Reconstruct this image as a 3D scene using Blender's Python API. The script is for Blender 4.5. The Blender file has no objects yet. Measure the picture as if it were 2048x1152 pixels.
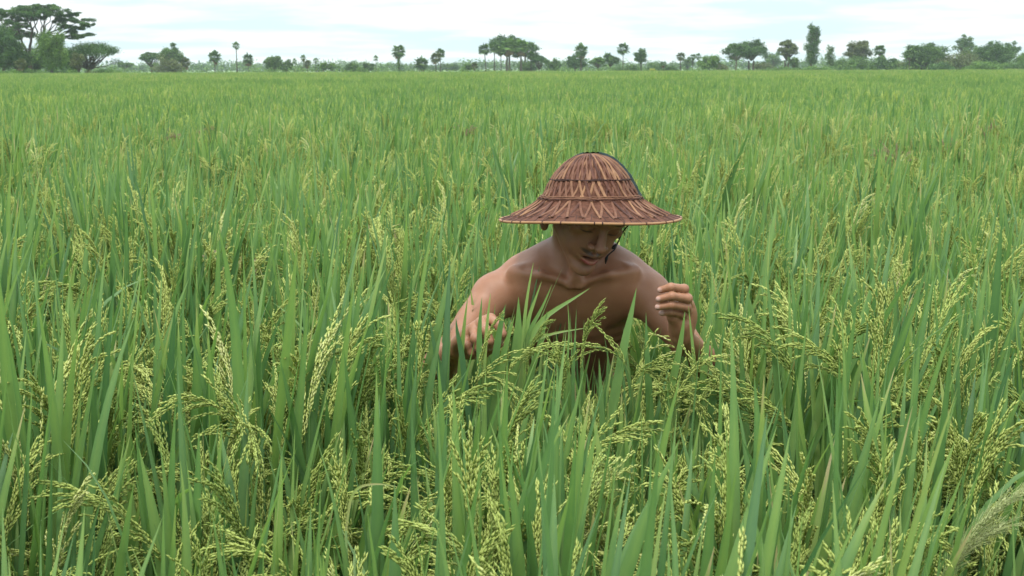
import bpy, math, random
import numpy as np
from mathutils import Vector, Matrix, Euler
R = math.radians
scene = bpy.context.scene
COL = scene.collection

# ------------------------------------------------------------------ camera
F_PX = 2600.0
cam_d = bpy.data.cameras.new("camera")
cam = bpy.data.objects.new("camera", cam_d)
COL.objects.link(cam)
scene.camera = cam
cam_d.sensor_width = 36.0
cam_d.lens = 36.0 * F_PX / 2048.0
cam_d.clip_start = 0.05
cam_d.clip_end = 12000
PITCH = math.atan((576 - 137) / F_PX)
CAM_M = Matrix.Translation((0, 0, 1.6)) @ Matrix.Rotation(R(90) - PITCH, 4, 'X') @ Matrix.Rotation(R(-0.22), 4, 'Z')
cam.matrix_world = CAM_M
cam_d.dof.use_dof = True
cam_d.dof.focus_distance = 2.85
cam_d.dof.aperture_fstop = 18

def P(px, py, Y):
    """world point on the plane y = Y that the photo shows at pixel px, py"""
    d = CAM_M.to_3x3() @ Vector(((px - 1024) / F_PX, -(py - 576) / F_PX, -1.0))
    t = Y / d.y
    return np.array((d.x * t, Y, 1.6 + d.z * t))

# ------------------------------------------------------------------ sky, sun, exposure
SUN_EL, SUN_AZ = R(62), R(205)     # azimuth measured clockwise from +Y
w = bpy.data.worlds.new("World")
scene.world = w
w.use_nodes = True
nt = w.node_tree
nt.nodes.clear()
N = nt.nodes.new
def lk(t, a, b): t.links.new(a, b)
out = N('ShaderNodeOutputWorld')
bg = N('ShaderNodeBackground')
sky = N('ShaderNodeTexSky')
sky.sky_type = 'NISHITA'; sky.sun_disc = False
sky.sun_elevation = SUN_EL; sky.sun_rotation = SUN_AZ
skys = N('ShaderNodeVectorMath'); skys.operation = 'SCALE'; skys.inputs['Scale'].default_value = 0.10
lk(nt, sky.outputs[0], skys.inputs[0])
tc = N('ShaderNodeTexCoord')
sep = N('ShaderNodeSeparateXYZ'); lk(nt, tc.outputs['Generated'], sep.inputs[0])
def math_n(t, op, a, b=None, clamp=False):
    n = t.nodes.new('ShaderNodeMath'); n.operation = op; n.use_clamp = clamp
    for i, v in enumerate((a, b)):
        if v is None: continue
        if isinstance(v, (int, float)): n.inputs[i].default_value = v
        else: t.links.new(v, n.inputs[i])
    return n.outputs[0]
zpos = math_n(nt, 'MAXIMUM', sep.outputs['Z'], 0.0)
den = math_n(nt, 'ADD', zpos, 0.07)
cx = math_n(nt, 'DIVIDE', sep.outputs['X'], den)
cy = math_n(nt, 'DIVIDE', sep.outputs['Y'], den)
comb = N('ShaderNodeCombineXYZ'); lk(nt, cx, comb.inputs[0]); lk(nt, cy, comb.inputs[1])
no = N('ShaderNodeTexNoise'); no.inputs['Scale'].default_value = 0.75; no.inputs['Detail'].default_value = 7
no.inputs['Roughness'].default_value = 0.55
lk(nt, comb.outputs[0], no.inputs['Vector'])
rp = N('ShaderNodeValToRGB'); rp.color_ramp.elements[0].position = 0.40; rp.color_ramp.elements[1].position = 0.56
rp.color_ramp.elements[0].color = (0.0, 0.0, 0.0, 1)
lk(nt, no.outputs[0], rp.inputs[0])
# overcast: brighter towards the zenith
gain = math_n(nt, 'ADD', math_n(nt, 'MULTIPLY', zpos, 1.9), 1.0)
CLOUD = 0.57
cl = N('ShaderNodeMix'); cl.data_type = 'RGBA'
cl.inputs[6].default_value = (0.64 * CLOUD, 0.81 * CLOUD, 0.92 * CLOUD, 1)
cl.inputs[7].default_value = (0.94 * CLOUD, 0.99 * CLOUD, 1.03 * CLOUD, 1)
lk(nt, rp.outputs[0], cl.inputs[0])
sc = N('ShaderNodeVectorMath'); sc.operation = 'SCALE'
lk(nt, cl.outputs[2], sc.inputs[0]); lk(nt, gain, sc.inputs['Scale'])
mx = N('ShaderNodeMix'); mx.data_type = 'RGBA'; mx.inputs[0].default_value = 0.86
lk(nt, skys.outputs[0], mx.inputs[6]); lk(nt, sc.outputs[0], mx.inputs[7])
lk(nt, mx.outputs[2], bg.inputs['Color'])
bg.inputs['Strength'].default_value = 1.0
lk(nt, bg.outputs[0], out.inputs['Surface'])

sun_d = bpy.data.lights.new("sun", 'SUN')
sun = bpy.data.objects.new("sun", sun_d)
COL.objects.link(sun)
sun_d.energy = 1.45
sun_d.angle = R(16)
sun_d.color = (1.0, 0.965, 0.90)
sdir = Vector((math.sin(SUN_AZ) * math.cos(SUN_EL), math.cos(SUN_AZ) * math.cos(SUN_EL), math.sin(SUN_EL)))
sun.rotation_euler = sdir.to_track_quat('Z', 'Y').to_euler()
sun.location = sdir * 20

scene.view_settings.view_transform = 'Standard'
scene.view_settings.look = 'None'
scene.view_settings.gamma = 1.0
scene.view_settings.exposure = 0.96
cy_ = scene.cycles
cy_.max_bounces = 8; cy_.diffuse_bounces = 4; cy_.glossy_bounces = 2; cy_.transmission_bounces = 4
cy_.volume_bounces = 1; cy_.transparent_max_bounces = 4
cy_.caustics_reflective = False; cy_.caustics_refractive = False

# ------------------------------------------------------------------ helpers
def tag(o, label=None, cat=None, group=None, kind=None):
    if label: o['label'] = label
    if cat: o['category'] = cat
    if group: o['group'] = group
    if kind: o['kind'] = kind
    return o

def mesh_np(name, V, quads=None, tris=None, smooth=True, attrs=None):
    V = np.asarray(V, dtype=np.float32).reshape(-1, 3)
    me = bpy.data.meshes.new(name)
    nq = 0 if quads is None else len(quads)
    n3 = 0 if tris is None else len(tris)
    me.vertices.add(len(V)); me.vertices.foreach_set('co', V.ravel())
    me.loops.add(nq * 4 + n3 * 3); me.polygons.add(nq + n3)
    li = []
    if nq: li.append(np.asarray(quads, dtype=np.int32).ravel())
    if n3: li.append(np.asarray(tris, dtype=np.int32).ravel())
    me.loops.foreach_set('vertex_index', np.concatenate(li))
    ls = np.concatenate([np.arange(nq) * 4, nq * 4 + np.arange(n3) * 3]).astype(np.int32)
    me.polygons.foreach_set('loop_start', ls)
    me.polygons.foreach_set('use_smooth', np.full(nq + n3, smooth, dtype=bool))
    if attrs:
        for k, a in attrs.items():
            a = np.asarray(a, dtype=np.float32)
            if a.ndim == 1:
                at = me.attributes.new(k, 'FLOAT', 'POINT'); at.data.foreach_set('value', a)
            else:
                at = me.attributes.new(k, 'FLOAT_COLOR', 'POINT')
                at.data.foreach_set('color', np.concatenate([a, np.ones((len(a), 1), np.float32)], 1).ravel())
    me.update(calc_edges=True)
    me.validate()
    return me

class Geo:
    """collects pieces (V, quads, tris, tint, mat) into one mesh"""
    def __init__(s): s.V = []; s.Q = []; s.T = []; s.A = []; s.qm = []; s.tm = []; s.n = 0
    def add(s, V, quads=None, tris=None, tint=0.5, mat=0):
        V = np.asarray(V, dtype=np.float32).reshape(-1, 3)
        if quads is not None and len(quads):
            q = np.asarray(quads, dtype=np.int64).reshape(-1, 4) + s.n; s.Q.append(q); s.qm.append(np.full(len(q), mat))
        if tris is not None and len(tris):
            t = np.asarray(tris, dtype=np.int64).reshape(-1, 3) + s.n; s.T.append(t); s.tm.append(np.full(len(t), mat))
        a = np.broadcast_to(np.asarray(tint, dtype=np.float32), (len(V),)) if np.ndim(tint) == 0 else np.asarray(tint, np.float32)
        s.A.append(a); s.V.append(V); s.n += len(V)
        return s
    def mesh(s, name, mats, smooth=True):
        V = np.concatenate(s.V); A = np.concatenate(s.A)
        Q = np.concatenate(s.Q) if s.Q else None
        T = np.concatenate(s.T) if s.T else None
        me = mesh_np(name, V, Q, T, smooth, {'tint': A})
        for m in mats: me.materials.append(m)
        mi = np.concatenate(([np.concatenate(s.qm)] if s.Q else []) + ([np.concatenate(s.tm)] if s.T else [])).astype(np.int32)
        if len(mi) == len(me.polygons): me.polygons.foreach_set('material_index', mi)
        return me
    def obj(s, name, mats, parent=None, smooth=True, col=None):
        o = bpy.data.objects.new(name, s.mesh(name, mats, smooth))
        (col or COL).objects.link(o)
        if parent is not None: o.parent = parent
        return o

def empty(name, loc):
    o = bpy.data.objects.new(name, None); COL.objects.link(o); o.location = loc
    o.empty_display_size = 0.2
    return o

def unit(v): v = np.asarray(v, float); return v / (np.linalg.norm(v, axis=-1, keepdims=True) + 1e-12)

def tube(g, pts, rad, n=8, tint=0.5, mat=0, cap=True):
    pts = np.asarray(pts, float); m = len(pts)
    rad = np.broadcast_to(np.asarray(rad, float), (m,))
    T = unit(np.gradient(pts, axis=0))
    ref = np.array((0.31, 0.17, 0.93)) if abs(T[0][2]) < 0.9 else np.array((1.0, 0.1, 0))
    A = unit(np.cross(T, ref)); B = np.cross(T, A)
    a = np.linspace(0, 2 * np.pi, n, endpoint=False)
    V = pts[:, None] + rad[:, None, None] * (np.cos(a)[None, :, None] * A[:, None] + np.sin(a)[None, :, None] * B[:, None])
    i = np.arange(m - 1)[:, None] * n; j = np.arange(n)[None]; k = (j + 1) % n
    Q = np.stack([i + j, i + k, i + n + k, i + n + j], -1).reshape(-1, 4)
    V = V.reshape(-1, 3); tr = None
    if cap:
        V = np.concatenate([V, pts[:1], pts[-1:]])
        b = (m - 1) * n
        tr = [[m * n, (x + 1) % n, x] for x in range(n)] + [[m * n + 1, b + x, b + (x + 1) % n] for x in range(n)]
    g.add(V, Q, tr, tint, mat)

# ------------------------------------------------------------------ materials
def mat_new(name):
    m = bpy.data.materials.new(name); m.use_nodes = True
    t = m.node_tree; t.nodes.clear()
    o = t.nodes.new('ShaderNodeOutputMaterial')
    return m, t, o

def ramp(t, fac, stops):
    r = t.nodes.new('ShaderNodeValToRGB')
    el = r.color_ramp.elements
    while len(el) < len(stops): el.new(0.5)
    for e, (p, c) in zip(el, stops): e.position = p; e.color = (*c, 1)
    t.links.new(fac, r.inputs[0])
    return r.outputs[0]

def mixc(t, fac, a, b, mode='MIX'):
    m = t.nodes.new('ShaderNodeMix'); m.data_type = 'RGBA'; m.blend_type = mode
    for s, v in ((0, fac), (6, a), (7, b)):
        if isinstance(v, (int, float)): m.inputs[s].default_value = v
        elif isinstance(v, tuple): m.inputs[s].default_value = (*v, 1)
        else: t.links.new(v, m.inputs[s])
    return m.outputs[2]

def attr(t, name, outp='Fac'):
    n = t.nodes.new('ShaderNodeAttribute'); n.attribute_name = name
    return n.outputs[outp]

def noise(t, vec, scale, detail=4, rough=0.5):
    n = t.nodes.new('ShaderNodeTexNoise'); n.inputs['Scale'].default_value = scale
    n.inputs['Detail'].default_value = detail; n.inputs['Roughness'].default_value = rough
    if vec is not None: t.links.new(vec, n.inputs['Vector'])
    return n.outputs[0]

def leaf_mat(name, stops, transl=0.35, rough=0.5, inst=False, spec=0.35, big=0.0):
    """leaf-like surface: colour by the tint of each leaf, a little light passing through"""
    m, t, o = mat_new(name)
    f = attr(t, 'tint')
    if inst:
        oi = t.nodes.new('ShaderNodeObjectInfo')
        f = math_n(t, 'ADD', f, math_n(t, 'MULTIPLY', math_n(t, 'SUBTRACT', oi.outputs['Random'], 0.5), 0.22))
    if big:
        ge = t.nodes.new('ShaderNodeNewGeometry')
        mp = t.nodes.new('ShaderNodeMapping'); mp.inputs['Scale'].default_value = (1, 0.55, 1)
        t.links.new(ge.outputs['Position'], mp.inputs[0])
        nz = noise(t, mp.outputs[0], big, 3)
        f = math_n(t, 'ADD', f, math_n(t, 'MULTIPLY', math_n(t, 'SUBTRACT', nz, 0.5), 0.55))
    if inst:
        tq = t.nodes.new('ShaderNodeTexCoord'); mq = t.nodes.new('ShaderNodeMapping'); mq.inputs['Scale'].default_value = (1, 1, 0.25)
        t.links.new(tq.outputs['Object'], mq.inputs[0])
        f = math_n(t, 'ADD', f, math_n(t, 'MULTIPLY', math_n(t, 'SUBTRACT', noise(t, mq.outputs[0], 55, 5, 0.65), 0.5), 0.34))
    c = ramp(t, f, stops)
    b = t.nodes.new('ShaderNodeBsdfPrincipled'); t.links.new(c, b.inputs['Base Color'])
    b.inputs['Roughness'].default_value = rough
    b.inputs['Specular IOR Level'].default_value = spec
    tr = t.nodes.new('ShaderNodeBsdfTranslucent')
    t.links.new(mixc(t, 1.0, c, (1.25, 1.35, 0.7), 'MULTIPLY'), tr.inputs[0])
    ms = t.nodes.new('ShaderNodeMixShader'); ms.inputs[0].default_value = transl
    t.links.new(b.outputs[0], ms.inputs[1]); t.links.new(tr.outputs[0], ms.inputs[2])
    t.links.new(ms.outputs[0], o.inputs[0])
    return m

def plain_mat(name, stops, rough=0.6, scale=None, bump=0.0, spec=0.3, stretch=(1, 1, 1)):
    """colour by tint, with an object-space noise over it"""
    m, t, o = mat_new(name)
    tcn = t.nodes.new('ShaderNodeTexCoord')
    mp = t.nodes.new('ShaderNodeMapping'); mp.inputs['Scale'].default_value = stretch
    t.links.new(tcn.outputs['Object'], mp.inputs[0])
    f = attr(t, 'tint')
    nz = None
    if scale:
        nz = noise(t, mp.outputs[0], scale, 5)
        f = math_n(t, 'ADD', f, math_n(t, 'MULTIPLY', math_n(t, 'SUBTRACT', nz, 0.5), 0.7))
    c = ramp(t, f, stops)
    b = t.nodes.new('ShaderNodeBsdfPrincipled'); t.links.new(c, b.inputs['Base Color'])
    b.inputs['Roughness'].default_value = rough; b.inputs['Specular IOR Level'].default_value = spec
    if bump and nz is not None:
        bp = t.nodes.new('ShaderNodeBump'); bp.inputs['Strength'].default_value = bump; bp.inputs['Distance'].default_value = 0.02
        t.links.new(nz, bp.inputs['Height']); t.links.new(bp.outputs[0], b.inputs['Normal'])
    t.links.new(b.outputs[0], o.inputs[0])
    return m

M = {}
M['blade'] = leaf_mat('rice_leaf', [(0.0, (0.070, 0.152, 0.064)), (0.35, (0.124, 0.228, 0.080)), (0.62, (0.202, 0.308, 0.092)), (0.85, (0.29, 0.36, 0.12)), (1.0, (0.42, 0.35, 0.19))], 0.42, 0.42, True, 0.45, 0.16)
M['grain'] = leaf_mat('rice_grain', [(0.0, (0.22, 0.29, 0.06)), (0.4, (0.37, 0.43, 0.105)), (0.75, (0.50, 0.54, 0.16)), (1.0, (0.60, 0.60, 0.28))], 0.22, 0.55, True, 0.3, 0.16)
M['stem'] = leaf_mat('rice_stem', [(0.0, (0.07, 0.16, 0.04)), (1.0, (0.20, 0.27, 0.07))], 0.1, 0.6, True)
# ------------------------------------------------------------------ ground
def ground():
    g = Geo()
    g.add([(-1500, -60, 0), (1500, -60, 0), (1500, 2600, 0), (-1500, 2600, 0)], [(0, 1, 2, 3)])
    m, t, o = mat_new('field_ground')
    ge = t.nodes.new('ShaderNodeNewGeometry')
    mp = t.nodes.new('ShaderNodeMapping'); mp.inputs['Scale'].default_value = (1, 0.12, 1)
    t.links.new(ge.outputs['Position'], mp.inputs[0])
    far = ramp(t, noise(t, mp.outputs[0], 0.02, 5, 0.6), [(0.3, (0.11, 0.20, 0.06)), (0.5, (0.19, 0.28, 0.09)), (0.7, (0.27, 0.33, 0.13))])
    soil = ramp(t, noise(t, ge.outputs['Position'], 6, 6), [(0.3, (0.03, 0.028, 0.016)), (0.7, (0.075, 0.06, 0.035))])
    sp = t.nodes.new('ShaderNodeSeparateXYZ'); t.links.new(ge.outputs['Position'], sp.inputs[0])
    fac = math_n(t, 'GREATER_THAN', sp.outputs['Y'], 186.0)
    c = mixc(t, fac, soil, far)
    b = t.nodes.new('ShaderNodeBsdfPrincipled'); t.links.new(c, b.inputs['Base Color']); b.inputs['Roughness'].default_value = 0.9
    t.links.new(b.outputs[0], o.inputs[0])
    tag(g.obj('ground', [m]), kind='structure')
ground()

# ------------------------------------------------------------------ rice
def blades(g, rng, p0, th0, bend, az, L, W, nseg, fold, tint, twist, mat=0, shape=2.4):
    """many leaves at once; p0 (n,3); th0 start angle from vertical; bend total extra angle; az azimuth"""
    n = len(p0)
    s = np.linspace(0, 1, nseg + 1)
    th = th0[:, None] + bend[:, None] * s[None] ** 1.7
    dl = (L / nseg)[:, None]
    ca, sa = np.cos(az)[:, None], np.sin(az)[:, None]
    D = np.stack([np.sin(th) * ca, np.sin(th) * sa, np.cos(th)], -1)
    mid = (D[:, :-1] + D[:, 1:]) / 2 * dl[..., None]
    C = p0[:, None] + np.concatenate([np.zeros((n, 1, 3)), np.cumsum(mid, 1)], 1)
    side = np.stack([-np.sin(az), np.cos(az), np.zeros(n)], -1)[:, None] * np.ones((1, nseg + 1, 1))
    nrm = np.cross(D, side)
    tw = (twist[:, 0][:, None] + twist[:, 1][:, None] * s[None])[..., None]
    sd = side * np.cos(tw) + nrm * np.sin(tw)
    nn = np.cross(D, sd)
    wp = np.minimum(1.0, 0.45 + s * 3.0) * (1 - s ** shape)
    wp[-1] = 0.02
    hw = (W[:, None] * wp[None] / 2)[..., None]
    if fold:
        V = np.stack([C - sd * hw, C + nn * hw * 0.35, C + sd * hw], 2)     # n, seg+1, 3, 3
        k = 3
    else:
        V = np.stack([C - sd * hw, C + sd * hw], 2); k = 2
    base = (np.arange(n) * (nseg + 1) * k)[:, None, None]
    i = (np.arange(nseg) * k)[None, :, None]
    j = np.arange(k - 1)[None, None]
    a = base + i + j
    Q = np.stack([a, a + 1, a + k + 1, a + k], -1).reshape(-1, 4)
    burnt = (rng.random(n) < 0.14)[:, None] * 1.9
    ti = tint[:, None] + np.clip(s - 0.75, 0, 1)[None] * (0.32 + burnt)
    tk = np.repeat(ti.reshape(-1), k)
    if fold: tk[1::3] += 0.13
    g.add(V.reshape(-1, 3), Q, None, tk, mat)
    return C

def curve_dirs(p0, th0, bend, az, L, n):
    s = np.linspace(0, 1, n + 1)
    th = th0 + bend * s ** 1.4
    D = np.stack([np.sin(th) * math.cos(az), np.sin(th) * math.sin(az), np.cos(th)], -1)
    C = p0 + np.concatenate([np.zeros((1, 3)), np.cumsum((D[:-1] + D[1:]) / 2 * L / n, 0)])
    return C, D

def panicle(g, rng, C, D, lod, tint, spread=1.0, mat=1, smat=2, gs=1.0):
    """a rice head along the axis C (points) with directions D"""
    m = len(C)
    nb = (14, 9, 6)[lod]
    GC, GD = [], []
    arc = np.linspace(0, 1, m)
    for b in range(nb):
        s = 0.16 + 0.84 * (b + rng.random() * 0.6) / nb
        s = min(s, 1.0)
        c = np.array([np.interp(s, arc, C[:, k]) for k in range(3)])
        d = unit(np.array([np.interp(s, arc, D[:, k]) for k in range(3)]))
        r = unit(np.cross(d, rng.normal(size=3)))
        bl = (0.118 - 0.050 * s) * rng.uniform(0.8, 1.25) * gs
        ang = rng.uniform(0.08, 0.42) * spread
        n = (23, 8, 2)[lod]
        bd = unit(d * math.cos(ang) + r * math.sin(ang))
        droop = rng.uniform(0.3, 1.1)
        pos = c.copy(); st = bl / n
        line = [c.copy()]
        for k in range(n):
            bd = unit(bd + np.array((0, 0, -0.13 * droop * (11 / n) ** 0.5 * 0.8)) * 0.8)
            pos = pos + bd * st
            line.append(pos.copy())
            off = unit(np.cross(bd, rng.normal(size=3)))
            gd = unit(bd + off * rng.uniform(0.02, 0.15))
            GC.append(pos + off * 0.0016); GD.append(gd)
            if lod == 0 and rng.random() < 0.30:
                off = -off; gd = unit(bd + off * 0.18); GC.append(pos + off * 0.002); GD.append(gd)
        if lod == 0 and smat is not None:
            tube(g, np.array(line)[::3], 0.00045, 3, 0.6, smat, False)
    GC = np.array(GC); GD = np.array(GD); n = len(GC)
    gl = np.array((0.0102, 0.0150, 0.026))[lod] * rng.uniform(0.85, 1.2, n) * gs
    gr = np.array((0.0018, 0.0026, 0.0056))[lod] * rng.uniform(0.85, 1.15, n) * gs
    A = unit(np.cross(GD, rng.normal(size=(n, 3)))); B = np.cross(GD, A)
    ti = tint + rng.normal(0, 0.07, n)
    a0 = GC - GD * gl[:, None] * 0.5; a1 = GC + GD * gl[:, None] * 0.5
    if lod == 0:
        q = GC - GD * gl[:, None] * 0.08
        V = np.stack([a0, q + A * gr[:, None], q + B * gr[:, None] * 0.8, q - A * gr[:, None], q - B * gr[:, None] * 0.8, a1], 1)
        f = np.array([(0, 2, 1), (0, 3, 2), (0, 4, 3), (0, 1, 4), (5, 1, 2), (5, 2, 3), (5, 3, 4), (5, 4, 1)])
        T = (np.arange(n)[:, None, None] * 6 + f[None]).reshape(-1, 3)
        g.add(V.reshape(-1, 3), None, T, np.repeat(ti, 6), mat)
    else:
        V = np.stack([a0, GC + A * gr[:, None], a1, GC - A * gr[:, None]], 1)
        Q = np.arange(n * 4).reshape(-1, 4)
        g.add(V.reshape(-1, 3), Q, None, np.repeat(ti, 4), mat)

def hill(g, rng, ox, oy, lod):
    """one planted rice tuft"""
    nt_ = (16, 14, 10)[lod]
    hh = rng.normal(1.0, 0.045)
    rr = rng.uniform(0.01, 0.055, nt_); aa = rng.uniform(0, 2 * np.pi, nt_)
    bx, by = ox + rr * np.cos(aa), oy + rr * np.sin(aa)
    lean = rng.uniform(0.02, 0.13, nt_)
    if lod < 2:
        sp = np.stack([bx, by, np.zeros(nt_)], -1)
        blades(g, rng, sp, lean, np.zeros(nt_), aa, np.full(nt_, 0.74) * hh, np.full(nt_, 0.007), 2, False, rng.uniform(0.2, 0.7, nt_), np.zeros((nt_, 2)), 2, 8)
    def on(i, z):
        k = np.tan(lean[i]) * z
        return np.stack([bx[i] + k * np.cos(aa[i]), by[i] + k * np.sin(aa[i]), z], -1)
    # flag leaves and the ones below
    wk = (1.0, 1.05, 1.7)[lod]
    for (z0, z1, l0, l1, t0, t1, b0, b1, frac) in ((0.64, 0.77, 0.27, 0.41, 0.01, 0.20, 0.0, 0.28, 0.95), (0.42, 0.62, 0.38, 0.56, 0.03, 0.22, 0.0, 0.38, 0.9), (0.25, 0.42, 0.40, 0.56, 0.10, 0.45, 0.1, 0.9, 0.5)):
        if lod == 2 and z0 < 0.3: continue
        idx = np.nonzero(rng.random(nt_) < frac)[0]
        if not len(idx): continue
        n = len(idx)
        z = rng.uniform(z0, z1, n) * hh
        az = np.where(rng.random(n) < 0.5, aa[idx] + rng.normal(0, 0.6, n), rng.uniform(0, 2 * np.pi, n))
        # leaves are pushed a little towards +x by the wind
        th = rng.uniform(t0, t1, n)
        bend = rng.uniform(b0, b1, n) ** 1.0
        bend = np.where(rng.random(n) < 0.035, bend + rng.uniform(0.6, 1.4, n), bend)
        tint = np.clip(rng.normal((0.36, 0.40, 0.47)[lod], 0.15, n), 0.02, 0.86)
        tint = np.where(rng.random(n) < 0.008, 0.95, tint)
        tw = np.stack([rng.uniform(-1.57, 1.57, n), rng.normal(0, 0.5, n)], -1)
        blades(g, rng, on(idx, z), th, bend, az, rng.uniform(l0, l1, n) * hh, rng.uniform(0.012, 0.0250, n) * wk, (7, 4, 2)[lod], lod == 0, tint, tw, 0)
    # heads
    for i in range(nt_):
        if rng.random() > (0.68, 0.84, 0.98)[lod]: continue
        z = rng.uniform(0.625, 0.755) * hh
        p = on(np.array([i]), np.array([z]))[0]
        az = rng.normal(0.15, 1.1) if rng.random() < 0.6 else rng.uniform(0, 6.28)
        kind = rng.random()
        if kind < 0.42:   th0, bd, spd = rng.uniform(0.02, 0.2), rng.uniform(0.05, 0.5), 0.38     # upright
        elif kind < 0.82: th0, bd, spd = rng.uniform(0.05, 0.35), rng.uniform(0.7, 1.5), 0.9      # bowing
        else:             th0, bd, spd = rng.uniform(0.1, 0.4), rng.uniform(1.3, 2.2), 1.3
        L = rng.uniform(0.22, 0.31)
        C, D = curve_dirs(p, th0, bd, az, L, 8)
        if lod == 0: tube(g, C[:-1], 0.0009, 3, 0.5, 2, False)
        panicle(g, rng, C[2:], D[2:], lod, np.clip(rng.normal(0.45, 0.18), 0.0, 0.86), spd)

hidden = bpy.data.collections.new("rice_sources")     # never linked to the scene; only the field's node tree reads it
NH, NP, NF = 20, 6, 5
k = 0
for v in range(NH):
    g = Geo(); hill(g, np.random.default_rng(100 + v), 0, 0, 0)
    g.obj('rice_%03d' % k, [M['blade'], M['grain'], M['stem']], col=hidden); k += 1
for v in range(NP):
    rng = np.random.default_rng(200 + v); g = Geo()
    for a in range(5):
        for b in range(5):
            hill(g, rng, (a - 2 + rng.normal(0, 0.16)) * 0.2, (b - 2 + rng.normal(0, 0.16)) * 0.2, 1)
    g.obj('rice_%03d' % k, [M['blade'], M['grain'], M['stem']], col=hidden); k += 1
for v in range(NF):
    rng = np.random.default_rng(300 + v); g = Geo()
    for a in range(9):
        for b in range(9):
            hill(g, rng, (a - 4 + rng.normal(0, 0.25)) * 0.222, (b - 4 + rng.normal(0, 0.25)) * 0.222, 2)
    g.obj('rice_%03d' % k, [M['blade'], M['grain'], M['stem']], col=hidden); k += 1

MAN = (0.135, 3.02)
def field():
    rng = np.random.default_rng(7)
    pts, rot, scl, idx = [], [], [], []
    def put(x, y, i, s, tilt, lo=0.0, z=0.0):
        m = Matrix.Rotation(tilt, 3, 'Y') @ Matrix.Rotation(rng.normal(0, 0.035), 3, 'X') @ Matrix.Rotation(rng.uniform(0, 6.283), 3, 'Z')
        e = m.to_euler('XYZ')
        pts.append((x, y, z)); rot.append(tuple(e)); scl.append(s); idx.append(i)
    NEAR = 13.0
    y = 0.95
    while y < NEAR:
        hw = 0.56 * y + 1.3
        x = -hw
        while x < hw:
            px, py = x + rng.normal(0, 0.035), y + rng.normal(0, 0.035)
            x += 0.19
            dx, dy = px - MAN[0], py - MAN[1]
            if (dx / 0.20) ** 2 + (dy / 0.30) ** 2 < 1: continue
            s = rng.normal(1.0, 0.045)
            # the farmer has pushed the plants round him down and apart
            u = px / py * F_PX + 1024
            if 880 < u < 1440 and 2.0 < py < 2.86: s *= 0.92
            if 880 < u < 1430 and 2.05 < py < 2.86: s *= 0.93
            if 1240 < u < 1430 and 1.5 < py < 2.05: s *= 0.92
            if py < 1.5: s *= 0.93
            s *= 1 + 0.035 * math.sin(px * 1.9 + 1) * math.sin(py * 1.3) + 0.02 * math.sin(px * 0.7 + py * 0.5)
            put(px, py, rng.integers(0, NH), s, rng.normal(0.075, 0.05))
        y += 0.185
    for u, py, s in ((1065, 2.64, 0.88), (1120, 2.68, 0.90), (1160, 2.62, 0.92), (1190, 2.67, 0.93), (1245, 2.63, 0.88), (1030, 2.68, 0.86), (1185, 2.55, 0.91), (1095, 2.57, 0.88), (1215, 2.58, 0.91), (1140, 2.52, 0.90), (1170, 2.73, 0.92), (1210, 2.74, 0.91), (1120, 2.75, 0.90), (1080, 2.74, 0.88), (1155, 2.46, 0.90)):
        put((u - 1024) / F_PX * py, py, rng.integers(0, NH), s, rng.normal(0.03, 0.03))
    y = NEAR + 0.4
    while y < 60:
        hw = 0.62 * y + 3
        x = -hw
        while x < hw:
            put(x + rng.normal(0, 0.03), y + rng.normal(0, 0.03), NH + rng.integers(0, NP), rng.normal(1.0, 0.035), rng.normal(0.06, 0.025))
            x += 0.96
        y += 0.96
    y = 61
    while y < 184:
        hw = 0.66 * y + 8
        x = -hw
        while x < hw:
            put(x, y, NH + NP + rng.integers(0, NF), rng.normal(1.02, 0.05), rng.normal(0.03, 0.015))
            x += 1.92
        y += 1.92
    me = bpy.data.meshes.new('rice_field')
    me.vertices.add(len(pts)); me.vertices.foreach_set('co', np.array(pts, np.float32).ravel())
    a = me.attributes.new('rot', 'FLOAT_VECTOR', 'POINT'); a.data.foreach_set('vector', np.array(rot, np.float32).ravel())
    a = me.attributes.new('scl', 'FLOAT', 'POINT'); a.data.foreach_set('value', np.array(scl, np.float32))
    a = me.attributes.new('idx', 'INT', 'POINT'); a.data.foreach_set('value', np.array(idx, np.int32))
    o = bpy.data.objects.new('rice_field', me); COL.objects.link(o)
    tag(o, 'dense green rice crop with yellow green heads filling the whole plain', 'rice', kind='stuff')
    ng = bpy.data.node_groups.new('rice_scatter', 'GeometryNodeTree')
    ng.interface.new_socket('Geometry', in_out='INPUT', socket_type='NodeSocketGeometry')
    ng.interface.new_socket('Geometry', in_out='OUTPUT', socket_type='NodeSocketGeometry')
    gi = ng.nodes.new('NodeGroupInput'); go = ng.nodes.new('NodeGroupOutput')
    ci = ng.nodes.new('GeometryNodeCollectionInfo'); ci.inputs['Collection'].default_value = hidden
    ci.inputs['Separate Children'].default_value = True; ci.inputs['Reset Children'].default_value = True
    ip = ng.nodes.new('GeometryNodeInstanceOnPoints'); ip.inputs['Pick Instance'].default_value = True
    def na(name, dt):
        n = ng.nodes.new('GeometryNodeInputNamedAttribute'); n.data_type = dt; n.inputs['Name'].default_value = name
        return n.outputs['Attribute']
    e2r = ng.nodes.new('FunctionNodeEulerToRotation')
    ng.links.new(na('rot', 'FLOAT_VECTOR'), e2r.inputs[0]); ng.links.new(e2r.outputs[0], ip.inputs['Rotation'])
    ng.links.new(na('scl', 'FLOAT'), ip.inputs['Scale']); ng.links.new(na('idx', 'INT'), ip.inputs['Instance Index'])
    ng.links.new(gi.outputs[0], ip.inputs['Points']); ng.links.new(ci.outputs[0], ip.inputs['Instance'])
    ng.links.new(ip.outputs[0], go.inputs[0])
    md = o.modifiers.new('scatter', 'NODES'); md.node_group = ng
    print('rice instances', len(pts))
field()
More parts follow.
